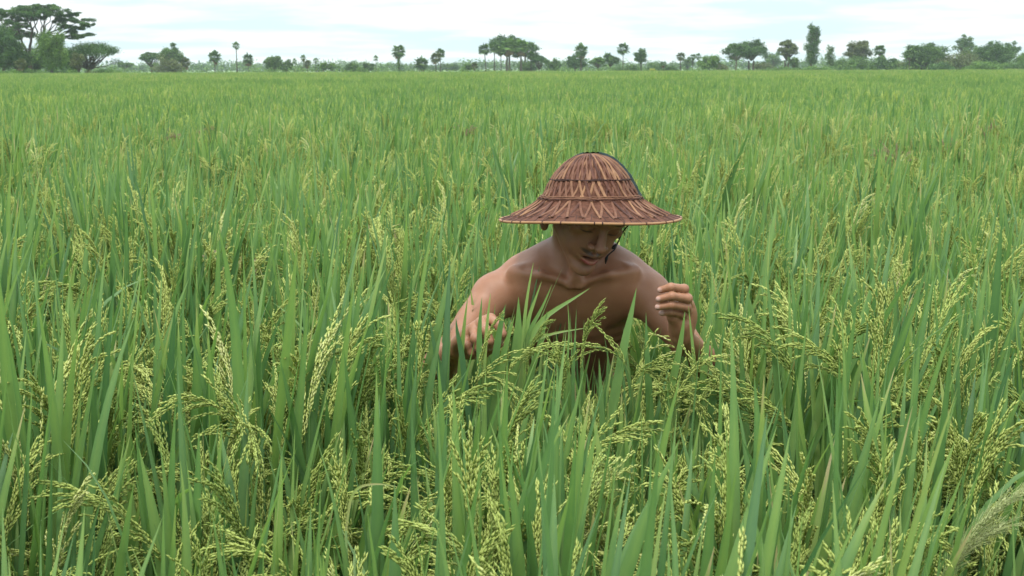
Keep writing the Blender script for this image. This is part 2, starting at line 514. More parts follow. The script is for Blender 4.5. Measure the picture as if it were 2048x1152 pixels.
# ------------------------------------------------------------------ the farmer: one implicit surface, polygonised once
def axis_pts(segs):
    out = []
    for a, b, h in segs:
        n = max(1, int(round((b - a) / h)))
        out.append(np.linspace(a, b, n, endpoint=False))
    return np.concatenate(out + [[segs[-1][1]]])

class Field:
    def __init__(s, xs, ys, zs):
        s.ax = (xs, ys, zs)
        s.D = np.full((len(xs), len(ys), len(zs)), 1.0, np.float32); s.rs = 1.0
    def box(s, lo, hi, pad):
        sl = []
        for a, l, h in zip(s.ax, lo, hi):
            i0 = max(0, np.searchsorted(a, l - pad) - 1); i1 = min(len(a), np.searchsorted(a, h + pad) + 1)
            sl.append(slice(i0, max(i1, i0)))
        return tuple(sl)
    def grid(s, sl):
        return (s.ax[0][sl[0]][:, None, None].astype(np.float32), s.ax[1][sl[1]][None, :, None].astype(np.float32), s.ax[2][sl[2]][None, None, :].astype(np.float32))
    def comb(s, sl, d, k, op='add'):
        A = s.D[sl]
        if op == 'add':
            h = np.maximum(k - np.abs(A - d), 0) / max(k, 1e-6)
            s.D[sl] = np.minimum(A, d) - h * h * k * 0.25
        else:
            d = -d
            h = np.maximum(k - np.abs(A - d), 0) / max(k, 1e-6)
            s.D[sl] = np.maximum(A, d) + h * h * k * 0.25
    def cone(s, a, b, ra, rb, k=0.01, op='add'):
        ra *= s.rs; rb *= s.rs
        a = np.asarray(a, float); b = np.asarray(b, float); r = max(ra, rb)
        sl = s.box(np.minimum(a, b) - r, np.maximum(a, b) + r, k + 0.012)
        X, Y, Z = s.grid(sl)
        ab = b - a; L = float(ab @ ab) + 1e-9
        t = np.clip(((X - a[0]) * ab[0] + (Y - a[1]) * ab[1] + (Z - a[2]) * ab[2]) / L, 0, 1)
        d = np.sqrt((X - a[0] - t * ab[0]) ** 2 + (Y - a[1] - t * ab[1]) ** 2 + (Z - a[2] - t * ab[2]) ** 2) - (ra + (rb - ra) * t)
        s.comb(sl, d, k, op)
    def ell(s, c, Rm, r, k=0.01, op='add'):
        c = np.asarray(c, float); r = np.asarray(r, float) * s.rs; Rm = np.asarray(Rm, float)   # rows of Rm: local axes
        e = np.sqrt(((Rm.T * r[None]) ** 2).sum(1))
        sl = s.box(c - e, c + e, k + 0.012)
        X, Y, Z = s.grid(sl); X = X - c[0]; Y = Y - c[1]; Z = Z - c[2]
        q = [X * m[0] + Y * m[1] + Z * m[2] for m in Rm]
        k0 = np.sqrt(sum((v / w_) ** 2 for v, w_ in zip(q, r)))
        k1 = np.sqrt(sum((v / (w_ * w_)) ** 2 for v, w_ in zip(q, r))) + 1e-6
        s.comb(sl, k0 * (k0 - 1) / k1, k, op)
    def mesh(s):
        """naive surface nets on a rectilinear grid"""
        D = s.D; S = D < 0
        nx, ny, nz = D.shape
        c = S[:-1, :-1, :-1].astype(np.int8)
        tot = np.zeros((nx - 1, ny - 1, nz - 1), np.int8)
        for i in (0, 1):
            for j in (0, 1):
                for k in (0, 1):
                    tot += S[i:nx - 1 + i, j:ny - 1 + j, k:nz - 1 + k]
        act = np.argwhere((tot > 0) & (tot < 8))
        idm = np.full(tot.shape, -1, np.int32)
        idm[act[:, 0], act[:, 1], act[:, 2]] = np.arange(len(act))
        acc = np.zeros((len(act), 3)); cnt = np.zeros(len(act))
        for ax in range(3):
            o = [a for a in range(3) if a != ax]
            for u in (0, 1):
                for v in (0, 1):
                    p = act.copy(); p[:, o[0]] += u; p[:, o[1]] += v
                    q = p.copy(); q[:, ax] += 1
                    a = D[p[:, 0], p[:, 1], p[:, 2]]; b = D[q[:, 0], q[:, 1], q[:, 2]]
                    m = (a < 0) != (b < 0)
                    t = np.where(m, a / np.where(m, a - b, 1), 0)
                    pos = np.zeros((len(act), 3))
                    for x in range(3):
                        A = s.ax[x]
                        pos[:, x] = A[p[:, x]] * (1 - t) + A[q[:, x]] * t if x == ax else A[p[:, x]]
                    acc += pos * m[:, None]; cnt += m
        V = acc / cnt[:, None]
        quads = []
        for ax in range(3):
            o = [(ax + 1) % 3, (ax + 2) % 3]
            sa = [slice(None)] * 3; sb = [slice(None)] * 3
            sa[ax] = slice(0, -1); sb[ax] = slice(1, None)
            ch = np.argwhere(S[tuple(sa)] != S[tuple(sb)])
            ins = S[tuple(sa)][ch[:, 0], ch[:, 1], ch[:, 2]]
            ok = (ch[:, o[0]] > 0) & (ch[:, o[1]] > 0) & (ch[:, o[0]] < D.shape[o[0]] - 1) & (ch[:, o[1]] < D.shape[o[1]] - 1)
            ch = ch[ok]; ins = ins[ok]
            def at(du, dv):
                p = ch.copy(); p[:, o[0]] -= du; p[:, o[1]] -= dv
                return idm[p[:, 0], p[:, 1], p[:, 2]]
            q = np.stack([at(1, 1), at(0, 1), at(0, 0), at(1, 0)], -1)
            q[~ins] = q[~ins][:, ::-1]
            quads.append(q)
        return V, np.concatenate(quads)

# head frame
PSI, TH, ROLL = R(17), R(29), R(12)
HC = P(1180, 417, 2.88)
HX = np.array((math.cos(PSI), math.sin(PSI), 0.0))
HF = np.array((math.sin(PSI) * math.cos(TH), -math.cos(PSI) * math.cos(TH), -math.sin(TH)))
HU = np.array((math.sin(PSI) * math.sin(TH), -math.cos(PSI) * math.sin(TH), math.cos(TH)))
HX, HU = HX * math.cos(ROLL) - HU * math.sin(ROLL) * -1, HU * math.cos(ROLL) - HX * math.sin(ROLL)*-1
HX = unit(np.cross(HF, HU))
HR = np.stack([HX, HF, HU])
HS = 1.05
def H(x, y, z): return HC + (HX * x + HF * y + HU * z) * HS
# torso frame: x across, d down the trunk, n out of the chest
LEAN = R(33)
TO = P(1150, 571, 2.90)
TX = np.array((1.0, 0, 0)); TD = np.array((0, math.sin(LEAN), -math.cos(LEAN))); TN = np.array((0, -math.cos(LEAN), -math.sin(LEAN)))
TR = np.stack([TX, TD, TN])
def T(x, d, n): return TO + TX * x + TD * d + TN * n
def rotz(Rm, a, ax=2):
    """rotate the local frame's rows about its own row ax"""
    v = Vector(Rm[ax]); q = Matrix.Rotation(a, 3, v)
    return np.array([list(q @ Vector(r)) for r in Rm])

# joints, from their places in the photo
SHL, ELL, WRL = P(990, 592, 2.99), P(868, 742, 2.83), P(916, 697, 2.63)
SHR, ELR, WRR = P(1296, 590, 2.99), P(1412, 738, 2.86), P(1362, 672, 2.64)
print('arm lengths', np.linalg.norm(ELL - SHL), np.linalg.norm(WRL - ELL), np.linalg.norm(ELR - SHR), np.linalg.norm(WRR - ELR))

HAT_C = P(1181, 437, 2.875)
HAT_TILT = R(-3.2)      # front edge up
HTM = np.array(Matrix.Rotation(-HAT_TILT, 3, 'X') ) if False else np.array(Matrix.Rotation(HAT_TILT, 3, 'X'))
HAT_X, HAT_Y, HAT_Z = HTM[:, 0], HTM[:, 1], HTM[:, 2]

FINGERS_L = {  # his right hand: back of the hand up, fingers bent down round a rice head
 'little': [(934, 672, 2.575), (934, 690, 2.545), (943, 705, 2.545), (951, 713, 2.555)],
 'ring':   [(948, 658, 2.565), (951, 678, 2.530), (958, 696, 2.530), (964, 704, 2.540)],
 'middle': [(964, 645, 2.565), (973, 662, 2.525), (979, 682, 2.522), (980, 694, 2.535)],
 'index':  [(981, 639, 2.575), (998, 650, 2.535), (1004, 668, 2.525), (1001, 681, 2.530)],
}
THUMB_L = [(944, 700, 2.62), (968, 703, 2.590), (986, 696, 2.562), (999, 688, 2.545)]
FINGERS_R = {  # his left hand: raised, fingers curled across
 'index':  [(1370, 597, 2.635), (1368, 578, 2.585), (1342, 574, 2.565), (1321, 580, 2.575)],
 'middle': [(1375, 611, 2.635), (1375, 597, 2.580), (1344, 592, 2.558), (1318, 598, 2.568)],
 'ring':   [(1375, 625, 2.640), (1373, 614, 2.585), (1343, 610, 2.562), (1316, 614, 2.572)],
 'little': [(1371, 638, 2.645), (1365, 629, 2.597), (1343, 624, 2.578), (1323, 626, 2.582)],
}
THUMB_R = [(1358, 652, 2.62), (1346, 634, 2.600), (1336, 615, 2.588), (1326, 603, 2.586)]
FR = {'index': (.0104, .0096, .0087, .0074), 'middle': (.0106, .0098, .0088, .0076), 'ring': (.0102, .0094, .0085, .0072), 'little': (.0092, .0083, .0075, .0066)}

def build_person():
    f = Field(axis_pts([(-0.27, 0.50, 0.0021)]), axis_pts([(2.48, 3.12, 0.0022), (3.12, 3.62, 0.008)]),
              axis_pts([(-0.02, 0.78, 0.009), (0.78, 0.86, 0.004), (0.86, 1.44, 0.0019)]))
    I = np.eye(3)
    # legs and feet under the crop
    for s in (-1, 1):
        hip = T(0.085 * s, 0.53, -0.13); knee = np.array((hip[0] + 0.04 * s, hip[1] - 0.13, 0.42)); ank = np.array((knee[0] + 0.01 * s, knee[1] + 0.12, 0.075))
        f.cone(hip, knee, 0.080, 0.052, 0.03); f.cone(knee, (knee + ank) / 2 + (0, 0.012, 0), 0.050, 0.052, 0.02)
        f.cone((knee + ank) / 2, ank, 0.050, 0.034, 0.02)
        f.cone(ank - (0, -0.03, 0.04), ank + (0.02 * s, -0.15, -0.052), 0.035, 0.024, 0.02)
    # trunk
    f.ell(T(0, 0.17, -0.100), TR, (0.132, 0.190, 0.096), 0.03)
    f.ell(T(0, 0.05, -0.095), TR, (0.135, 0.085, 0.070), 0.04)
    f.ell(T(0, 0.36, -0.110), TR, (0.108, 0.170, 0.076), 0.05)
    f.ell(T(0, 0.50, -0.120), TR, (0.138, 0.105, 0.092), 0.05)
    for s in (-1, 1):
        f.ell(T(0.104 * s, 0.14, -0.100), rotz(TR, -0.22 * s), (0.054, 0.125, 0.062), 0.03)          # flank
        f.ell(T(0.070 * s, 0.088, -0.034), rotz(TR, 0.25 * s), (0.078, 0.058, 0.026), 0.035)   # chest muscle
        f.ell(T(0.110 * s, 0.070, -0.045), rotz(TR, -0.6 * s), (0.060, 0.038, 0.026), 0.03)
        f.cone(T(0.012 * s, 0.004, -0.012), T(0.075 * s, -0.012, -0.027), 0.0075, 0.0065, 0.016)   # collarbone
        f.cone(T(0.075 * s, -0.012, -0.027), T(0.140 * s, 0.006, -0.058), 0.0065, 0.0080, 0.018)
        f.ell(T(0.070 * s, 0.040, -0.054), TR, (0.088, 0.055, 0.036), 0.03)
        for q in range(3):                                                          # ribs, faint
            f.cone(T(0.03 * s, 0.165 + 0.03 * q, -0.016 - 0.006 * q), T(0.115 * s, 0.185 + 0.032 * q, -0.055), 0.006, 0.006, 0.02)
    # neck and shoulders
    f.cone(H(0.004, -0.046, -0.045), P(1152, 548, 2.99), 0.048, 0.056, 0.03)
    f.cone(P(1140, 508, 3.01), P(1014, 572, 3.02), 0.046, 0.042, 0.035)
    f.cone(P(1192, 512, 3.01), P(1276, 564, 3.02), 0.046, 0.044, 0.035)
    f.cone(T(-0.010, 0.004, -0.008), H(-0.058, -0.028, -0.040), 0.0085, 0.0105, 0.014)
    f.cone(T(0.012, 0.004, -0.008), H(0.058, -0.028, -0.040), 0.0085, 0.0105, 0.014)
    f.cone(T(0, 0.035, -0.002), T(0, 0.16, -0.002), 0.004, 0.003, 0.016, 'sub')        # groove of the breastbone
    for s in (-1, 1): f.cone(T(0.050 * s, -0.030, -0.030), T(0.11 * s, -0.024, -0.048), 0.008, 0.008, 0.020, 'sub')
    f.ell(T(0.0, -0.004, 0.004), TR, (0.011, 0.011, 0.007), 0.012, 'sub')           # pit of the throat
    # arms
    for S, E, W, s in ((SHL, ELL, WRL, -1), (SHR, ELR, WRR, 1)):
        f.ell(S + (0.006 * s, -0.002, -0.004), I, (0.049, 0.052, 0.055), 0.028)
        f.cone(S, S + (E - S) * 0.35, 0.044, 0.041, 0.02)
        f.cone(S + (E - S) * 0.25, E, 0.039, 0.0310, 0.016)
        m = S + (E - S) * 0.52
        f.ell(m + (0, -0.012, 0.004), np.stack([unit(E - S), unit(np.cross(E - S, (0, 0, 1))), unit(np.cross(E - S, np.cross(E - S, (0, 0, 1))))]), (0.075, 0.032, 0.033), 0.014)
        f.cone(E, E + (W - E) * 0.3, 0.032, 0.0365, 0.014)
        f.cone(E + (W - E) * 0.3, W, 0.0365, 0.0220, 0.014)
    # hands
    for F, TB, W, up in ((FINGERS_L, THUMB_L, WRL, 0), (FINGERS_R, THUMB_R, WRR, 1)):
        mc = {k_: P(*v[0]) for k_, v in F.items()}
        for k_, v in mc.items():
            b = W + (v - W) * 0.12 + (mc['index'] - mc['little']) * (0.12 if k_ in ('index', 'middle') else -0.10)
            f.cone(b, v, 0.0165, FR[k_][0] + 0.0022, 0.012)
        cen = sum(mc.values()) / 4 * 0.55 + W * 0.45
        ax0 = unit(sum(mc.values()) / 4 - W); ax1 = unit(mc['index'] - mc['little']); ax2 = unit(np.cross(ax0, ax1)); ax1 = np.cross(ax2, ax0)
        f.ell(cen, np.stack([ax0, ax1, ax2]), (0.042, 0.036, 0.0165), 0.012)
        tb = [P(*p) for p in TB]
        f.cone(W * 0.6 + tb[0] * 0.4, tb[0], 0.017, 0.0175, 0.014)
        f.cone(tb[0], tb[1], 0.0165, 0.0112, 0.012)
    # fingers: kept apart from one another, joined to the palm
    g = Field(f.ax[0], f.ax[1], f.ax[2]); acc = g.D
    for F, TB in ((FINGERS_L, THUMB_L), (FINGERS_R, THUMB_R)):
        for k_, v in list(F.items()) + [('thumb', TB)]:
            g.D = np.full(acc.shape, 1.0, np.float32) if False else g.D
            p = [P(*q) for q in v]
            r = FR[k_] if k_ != 'thumb' else (.0150, .0112, .0102, .0086)
            if F is FINGERS_R: r = tuple(v_ * 0.94 for v_ in r)
            lo = np.min(p, 0) - 0.03; hi = np.max(p, 0) + 0.03
            sl = f.box(lo, hi, 0)
            sub = Field(f.ax[0][sl[0]], f.ax[1][sl[1]], f.ax[2][sl[2]])
            for i in range(3):
                sub.cone(p[i], p[i + 1], r[i], r[i + 1], 0.004)
            sub.ell(p[1], I, (r[1] * 1.07,) * 3, 0.004)
            acc[sl] = np.minimum(acc[sl], sub.D)
    f.comb((slice(None),) * 3, acc, 0.006)
    del acc, g
    # head
    f.rs = HS
    hr = HR
    f.ell(H(0, -0.012, 0.034), hr, (0.073, 0.092, 0.084), 0.010)
    f.ell(H(0, 0.036, 0.030), hr, (0.062, 0.054, 0.056), 0.02)
    f.ell(H(0, 0.030, -0.035), hr, (0.0590, 0.054, 0.069), 0.010)
    for s in (-1, 1):
        f.cone(H(0.0505 * s, 0.002, -0.050), H(0.016 * s, 0.066, -0.100), 0.0165, 0.0135, 0.010)
        f.ell(H(0.043 * s, 0.056, -0.012), hr, (0.019, 0.017, 0.014), 0.014)      # cheekbone
        f.ell(H(0.027 * s, 0.062, -0.048), hr, (0.020, 0.018, 0.024), 0.016)
    f.ell(H(0, 0.075, -0.105), hr, (0.0200, 0.0155, 0.0145), 0.012)                   # chin
    f.ell(H(0, 0.070, -0.060), hr, (0.029, 0.0215, 0.027), 0.016)
    for s in (-1, 1):
        f.ell(H(0.032 * s, 0.094, 0.002), hr, (0.019, 0.014, 0.012), 0.012, 'sub')
        f.cone(H(0.012 * s, 0.085, 0.021), H(0.043 * s, 0.072, 0.019), 0.0085, 0.0075, 0.012)
        f.ell(H(0.031 * s, 0.0695, 0.001), hr, (0.0145, 0.0135, 0.0125), 0.006)    # lowered lid over the eye
    f.cone(H(0, 0.083, 0.012), H(0, 0.104, -0.026), 0.0072, 0.0105, 0.010)
    f.ell(H(0, 0.107, -0.030), hr, (0.0125, 0.0105, 0.0090), 0.005)
    for s in (-1, 1):
        f.ell(H(0.0155 * s, 0.0945, -0.0335), hr, (0.0078, 0.0100, 0.0075), 0.004)
        f.ell(H(0.0068 * s, 0.099, -0.041), hr, (0.0042, 0.0070, 0.0050), 0.002, 'sub')
        f.cone(H(0.003 * s, 0.0930, -0.0565), H(0.0270 * s, 0.0790, -0.0640), 0.0058, 0.0034, 0.004)   # upper lip
        f.cone(H(0.003 * s, 0.0910, -0.0755), H(0.0230 * s, 0.0795, -0.0700), 0.0078, 0.0036, 0.004)         # lower lip
    f.ell(H(0, 0.0930, -0.0658), hr, (0.0230, 0.016, 0.0046), 0.002, 'sub')                            # parted mouth
    f.ell(H(0, 0.0925, -0.0855), hr, (0.014, 0.006, 0.004), 0.008, 'sub')
    for s in (-1, 1):
        er = rotz(rotz(hr, 0.35 * s, 2), -0.12, 0)
        f.ell(H(0.0810 * s, -0.016, -0.040), er, (0.0090, 0.0185, 0.0320), 0.006)
        f.ell(H(0.0870 * s, -0.012, -0.036), er, (0.0065, 0.0105, 0.0190), 0.004, 'sub')
        f.ell(H(0.0800 * s, -0.008, -0.066), er, (0.0070, 0.0090, 0.0090), 0.006)
    f.rs = 1.0
    # nothing of the skull sticks through the hat
    sl = f.box(HAT_C - 0.2, HAT_C + 0.2, 0)
    X, Y, Z = f.grid(sl); X = X - HAT_C[0]; Y = Y - HAT_C[1]; Z = Z - HAT_C[2]
    dome = (np.sqrt((X / 0.098) ** 2 + (Y / 0.098) ** 2 + ((Z + 0.01) / 0.128) ** 2) - 1) * 0.09
    f.D[sl] = np.maximum(f.D[sl], np.minimum(dome, np.broadcast_to(Z - 0.012, f.D[sl].shape)))
    V, Q = f.mesh()
    # colour of the skin, place by place, with hat shade painted on the head
    V = V.astype(np.float32)
    col = np.tile(np.array((0.300, 0.140, 0.074)), (len(V), 1))
    def loc(c, Rm, rr):
        q = (V - np.asarray(c)[None]) @ np.asarray(Rm).T / np.asarray(rr)[None]
        return np.clip(1.35 - (q ** 2).sum(1), 0, 1)[:, None]
    def blend(c, wgt, a=1.0):
        nonlocal col
        col = col * (1 - wgt * a) + np.array(c) * wgt * a
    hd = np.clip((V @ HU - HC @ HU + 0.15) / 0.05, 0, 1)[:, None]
    blend((0.215, 0.100, 0.054), hd * loc(H(0, 0, -0.02), hr, (0.11, 0.14, 0.15)), 0.8)  # shade under the hat painted in: head darker than the body
    for s in (-1, 1):
        blend((0.26, 0.058, 0.050), loc(H(0.010 * s, 0.090, -0.0760), hr, (0.017, 0.014, 0.0062)), 0.95)
        blend((0.13, 0.05, 0.038), loc(H(0.012 * s, 0.089, -0.0600), hr, (0.019, 0.014, 0.0036)), 0.7)
        mr = rotz(hr, -0.28 * s, 1)
        blend((0.045, 0.026, 0.020), loc(H(0.0155 * s, 0.090, -0.0515), mr, (0.0200, 0.016, 0.0050)), 0.88)       # moustache
        blend((0.03, 0.02, 0.016), loc(H(0.030 * s, 0.082, 0.0235), rotz(hr, 0.10 * s, 1), (0.022, 0.02, 0.0042)), 0.9)      # eyebrow
        blend((0.04, 0.022, 0.018), loc(H(0.031 * s, 0.081, -0.0085), hr, (0.0155, 0.014, 0.0030)), 0.95)    # lashes
        blend((0.09, 0.04, 0.026), loc(T(0.088 * s, 0.150, -0.02), TR, (0.014, 0.012, 0.05)), 0.35)
    blend((0.06, 0.014, 0.012), loc(H(0, 0.0840, -0.0658), hr, (0.0240, 0.013, 0.0042)), 0.95)
    blend((0.08, 0.045, 0.028), loc(H(0, 0.088, -0.094), hr, (0.018, 0.02, 0.012)), 0.25)
    nails = []
    for F in (FINGERS_L, FINGERS_R):
        for k_, v in F.items():
            p = [P(*q) for q in v]
            r = FR[k_]
            ax = unit(p[3] - p[2])
            back = p[1] - (p[0] + p[2]) / 2; back = unit(back - ax * (back @ ax))
            if F is FINGERS_R: back = unit(np.array((-0.1, -1.0, 0.25)) - ax * (np.array((-0.1, -1.0, 0.25)) @ ax))
            sd = np.cross(ax, back)
            blend((0.42, 0.26, 0.21), loc(p[3] + back * r[3] * 0.85 + ax * 0.001, np.stack([ax, sd, back]), (0.0072, 0.0060, 0.0045)), 0.95)
        for k_, v in F.items():
            for q in (1, 2):
                blend((0.15, 0.065, 0.042), loc(P(*v[q]), I, (0.006,) * 3 if q == 2 else (0.011,) * 3), 0.25)
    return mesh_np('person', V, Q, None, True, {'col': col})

def skin_mat():
    m, t, o = mat_new('skin')
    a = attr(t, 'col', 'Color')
    tcn = t.nodes.new('ShaderNodeTexCoord')
    n1 = noise(t, tcn.outputs['Object'], 26, 4); n2 = noise(t, tcn.outputs['Object'], 420, 3)
    c = mixc(t, math_n(t, 'MULTIPLY', math_n(t, 'SUBTRACT', n1, 0.36, True), 1.5, True), a, mixc(t, 1.0, a, (0.74, 0.66, 0.62), 'MULTIPLY'))
    b = t.nodes.new('ShaderNodeBsdfPrincipled'); t.links.new(c, b.inputs['Base Color'])
    rr = t.nodes.new('ShaderNodeMapRange'); t.links.new(n1, rr.inputs[0]); rr.inputs[3].default_value = 0.40; rr.inputs[4].default_value = 0.62
    t.links.new(rr.outputs[0], b.inputs['Roughness'])
    b.inputs['Specular IOR Level'].default_value = 0.42
    b.inputs['Subsurface Weight'].default_value = 0.10; b.inputs['Subsurface Radius'].default_value = (0.012, 0.004, 0.002); b.inputs['Subsurface Scale'].default_value = 1.0
    bp = t.nodes.new('ShaderNodeBump'); bp.inputs['Strength'].default_value = 0.35; bp.inputs['Distance'].default_value = 0.0012
    t.links.new(n2, bp.inputs['Height']); t.links.new(bp.outputs[0], b.inputs['Normal'])
    t.links.new(b.outputs[0], o.inputs[0])
    return m
M['skin'] = skin_mat()
pm = build_person(); pm.materials.append(M['skin'])
person = bpy.data.objects.new('person', pm); COL.objects.link(person)
tag(person, 'shirtless person stooping chest deep in the rice with both hands raised, looking down', 'person')

# hair: short black, seen at the temples and nape below the hat
def build_hair():
    f = Field(axis_pts([(HC[0] - 0.12, HC[0] + 0.12, 0.003)]), axis_pts([(HC[1] - 0.13, HC[1] + 0.14, 0.003)]), axis_pts([(HC[2] - 0.12, HC[2] + 0.13, 0.003)]))
    f.ell(H(0, -0.016, 0.034), HR, (0.077, 0.094, 0.086), 0.01)
    f.ell(H(0, -0.050, -0.020), HR, (0.062, 0.056, 0.060), 0.02)
    f.ell(H(0, 0.085, -0.005), HR, (0.066, 0.062, 0.075), 0.008, 'sub')
    f.ell(H(0, 0.030, -0.075), HR, (0.085, 0.070, 0.055), 0.006, 'sub')
    for s in (-1, 1): f.ell(H(0.078 * s, -0.004, -0.014), HR, (0.016, 0.020, 0.034), 0.004, 'sub')
    X, Y, Z = f.grid((slice(None),) * 3); X = X - HAT_C[0]; Y = Y - HAT_C[1]; Z = Z - HAT_C[2]
    dome = (np.sqrt((X / 0.100) ** 2 + (Y / 0.100) ** 2 + ((Z + 0.01) / 0.131) ** 2) - 1) * 0.09
    f.D = np.maximum(f.D, np.minimum(dome, np.broadcast_to(Z - 0.012, f.D.shape)))
    V, Q = f.mesh()
    return mesh_np('hair', V, Q, None, True, {'tint': np.full(len(V), 0.5)})
hm = build_hair(); hm.materials.append(plain_mat('black_hair', [(0.2, (0.006, 0.005, 0.005)), (0.8, (0.022, 0.017, 0.015))], 0.55, 180, 0.8, 0.4))
hair = bpy.data.objects.new('hair', hm); COL.objects.link(hair); hair.parent = person

# dark cloth round the hips, under the crop
def longyi():
    g = Geo()
    n, m_ = 48, 14
    V = []
    rng = np.random.default_rng(3)
    ph = rng.uniform(0, 6.28, 4)
    for i in range(m_ + 1):
        t_ = i / m_
        c = T(0, 0.47, -0.12) * (1 - t_) + np.array((T(0, 0, 0)[0], T(0, 0.5, -0.12)[1] - 0.10, 0.40)) * t_
        rx, ry = 0.150 + 0.055 * t_, 0.112 + 0.05 * t_
        for j in range(n):
            a = 2 * np.pi * j / n
            k_ = 1 + 0.04 * t_ * (math.sin(5 * a + ph[0]) + math.sin(9 * a + ph[1]))
            V.append(c + np.array((rx * math.cos(a) * k_, ry * math.sin(a) * k_, 0)))
    Q = [(i * n + j, i * n + (j + 1) % n, (i + 1) * n + (j + 1) % n, (i + 1) * n + j) for i in range(m_) for j in range(n)]
    g.add(V, Q)
    return g
longyi().obj('shorts', [plain_mat('dark_cloth', [(0.2, (0.03, 0.035, 0.05)), (0.8, (0.06, 0.06, 0.08))], 0.9, 30)], person)

# ------------------------------------------------------------------ the hat
PROF = np.array([(0.0, 0.1405), (0.020, 0.1392), (0.036, 0.1350), (0.050, 0.1275), (0.062, 0.1175), (0.0735, 0.1050), (0.0830, 0.0925), (0.0905, 0.0800), (0.0985, 0.0630), (0.1065, 0.0490), (0.1145, 0.0415), (0.128, 0.0320), (0.147, 0.0215), (0.168, 0.0115), (0.190, 0.0028), (0.2005, 0.0)])
_s = np.concatenate([[0], np.cumsum(np.linalg.norm(np.diff(PROF, axis=0), axis=1))]); _s /= _s[-1]
def prof(t_):
    t_ = np.clip(t_, 0, 1)
    # light smoothing of the outline between its points
    r = sum(np.interp(np.clip(t_ + o, 0, 1), _s, PROF[:, 0]) for o in (-0.015, 0, 0.015)) / 3
    z = sum(np.interp(np.clip(t_ + o, 0, 1), _s, PROF[:, 1]) for o in (-0.015, 0, 0.015)) / 3
    return r, z
def t_at(z): return float(np.interp(-z, -PROF[:, 1], _s))
def hat_pt(t_, ph, off=0.0):
    r, z = prof(t_); r1, z1 = prof(np.asarray(t_) + 0.01); r0, z0 = prof(np.asarray(t_) - 0.01)
    nr, nz = -(z1 - z0), (r1 - r0); l = np.hypot(nr, nz) + 1e-9
    rr = r + nr / l * off; zz = z + nz / l * off
    # the brim is a little wavy and not quite round
    wob = 1 + 0.012 * np.sin(2 * ph + 0.7) * t_ ** 3
    zz = zz + 0.0022 * np.sin(3 * ph + 1.0) * np.clip(t_ - 0.6, 0, 1) * 2.5
    x, y = rr * np.cos(ph) * wob, rr * np.sin(ph) * wob
    return HAT_C + x[..., None] * HAT_X + y[..., None] * HAT_Y + zz[..., None] * HAT_Z
def hat_shell():
    g = Geo(); nt_, nph = 60, 120
    tt = np.linspace(0.004, 1.0, nt_); ph = np.linspace(0, 2 * np.pi, nph, endpoint=False)
    Tm, Pm = np.meshgrid(tt, ph, indexing='ij')
    for off, flip in ((0.0, 0), (-0.0030, 1)):
        V = hat_pt(Tm, Pm, np.full(Tm.shape, off)).reshape(-1, 3)
        i = np.arange(nt_ - 1)[:, None] * nph; j = np.arange(nph)[None]; k_ = (j + 1) % nph
        Q = np.stack([i + j, i + nph + j, i + nph + k_, i + k_], -1).reshape(-1, 4)
        if flip: Q = Q[:, ::-1]
        c = hat_pt(np.zeros(1), np.zeros(1), np.full(1, off))
        V = np.concatenate([V, c]); tr = [(nt_ * nph, a, (a + 1) % nph) for a in range(nph)]
        g.add(V, Q, tr, 0.35 + 0.25 * (np.random.default_rng(4 + flip).random(len(V)) - 0.5))
    return g
def strip(g, tt, ph, w_, off, tint, thick=0.0009):
    C = hat_pt(tt, ph, off)
    C2 = hat_pt(tt, ph, off + thick)
    nrm = unit(C2 - C); D = unit(np.gradient(C, axis=0)); sd = np.cross(D, nrm)
    hw = (w_ / 2) * np.ones(len(tt))[:, None]
    V = np.stack([C - sd * hw - nrm * 0.0006, C - sd * hw * 0.8 + nrm * thick * 0.7, C + nrm * thick, C + sd * hw * 0.8 + nrm * thick * 0.7, C + sd * hw - nrm * 0.0006], 1)
    m_ = len(tt); i = np.arange(m_ - 1)[:, None] * 5; j = np.arange(4)[None]
    Q = np.stack([i + j, i + j + 1, i + j + 6, i + j + 5], -1).reshape(-1, 4)
    g.add(V.reshape(-1, 3), Q, None, tint)
def hat_weave(z0, z1, n, dphi, w_, seed, phase=0.0, groups=False, wt=1.0, zig=0.5):
    """crossing split-bamboo strips between two heights of the hat"""
    rng = np.random.default_rng(seed); g = Geo()
    t0, t1 = t_at(z0), t_at(z1)
    for d in (-1, 1):
        for i in range(n):
            a0 = 2 * np.pi * (i + phase + (zig if d > 0 else 0) + rng.normal(0, 0.07)) / n
            s_ = np.linspace(0, 1, 14)
            tt = t0 + (t1 - t0) * s_
            ph = a0 + d * dphi * (s_ - 0.5) * 2 + rng.normal(0, 0.006)
            off = 0.0012 + (0.0012 if d > 0 else 0.0) + 0.0008 * np.sin(s_ * np.pi * 2 * d + i)
            strip(g, tt, ph, w_ * rng.uniform(0.75, 1.15) * np.linspace(wt, 1, 14)[:, None] if wt != 1 else w_ * rng.uniform(0.75, 1.15), off, np.clip(rng.normal(0.50, 0.26), 0.0, 1.0))
    return g
def ring(z, n, amp, rad, tint, seed, off=0.003, g=None, wob=7):
    g = g or Geo(); ph = np.linspace(0, 2 * np.pi, n + 1)
    t_ = t_at(z); pts = hat_pt(np.full(n + 1, t_) + amp * np.sin(wob * ph + seed), ph, off + 0.0006 * np.sin(31 * ph))
    tube(g, pts, rad, 6, tint, 0, False)
    return g
hat = empty('woven_hat', tuple(HAT_C))
hat.parent = person
hat['label'] = 'red brown hat of woven bamboo strips with a domed crown and wide brim'
def hp(g, name, mats, parent=hat):
    o = g.obj(name, mats, None)
    o.parent = parent; o.matrix_parent_inverse = Matrix.Translation(-HAT_C_V) if parent is hat else Matrix.Identity(4)
    return o
HAT_C_V = Vector(HAT_C)
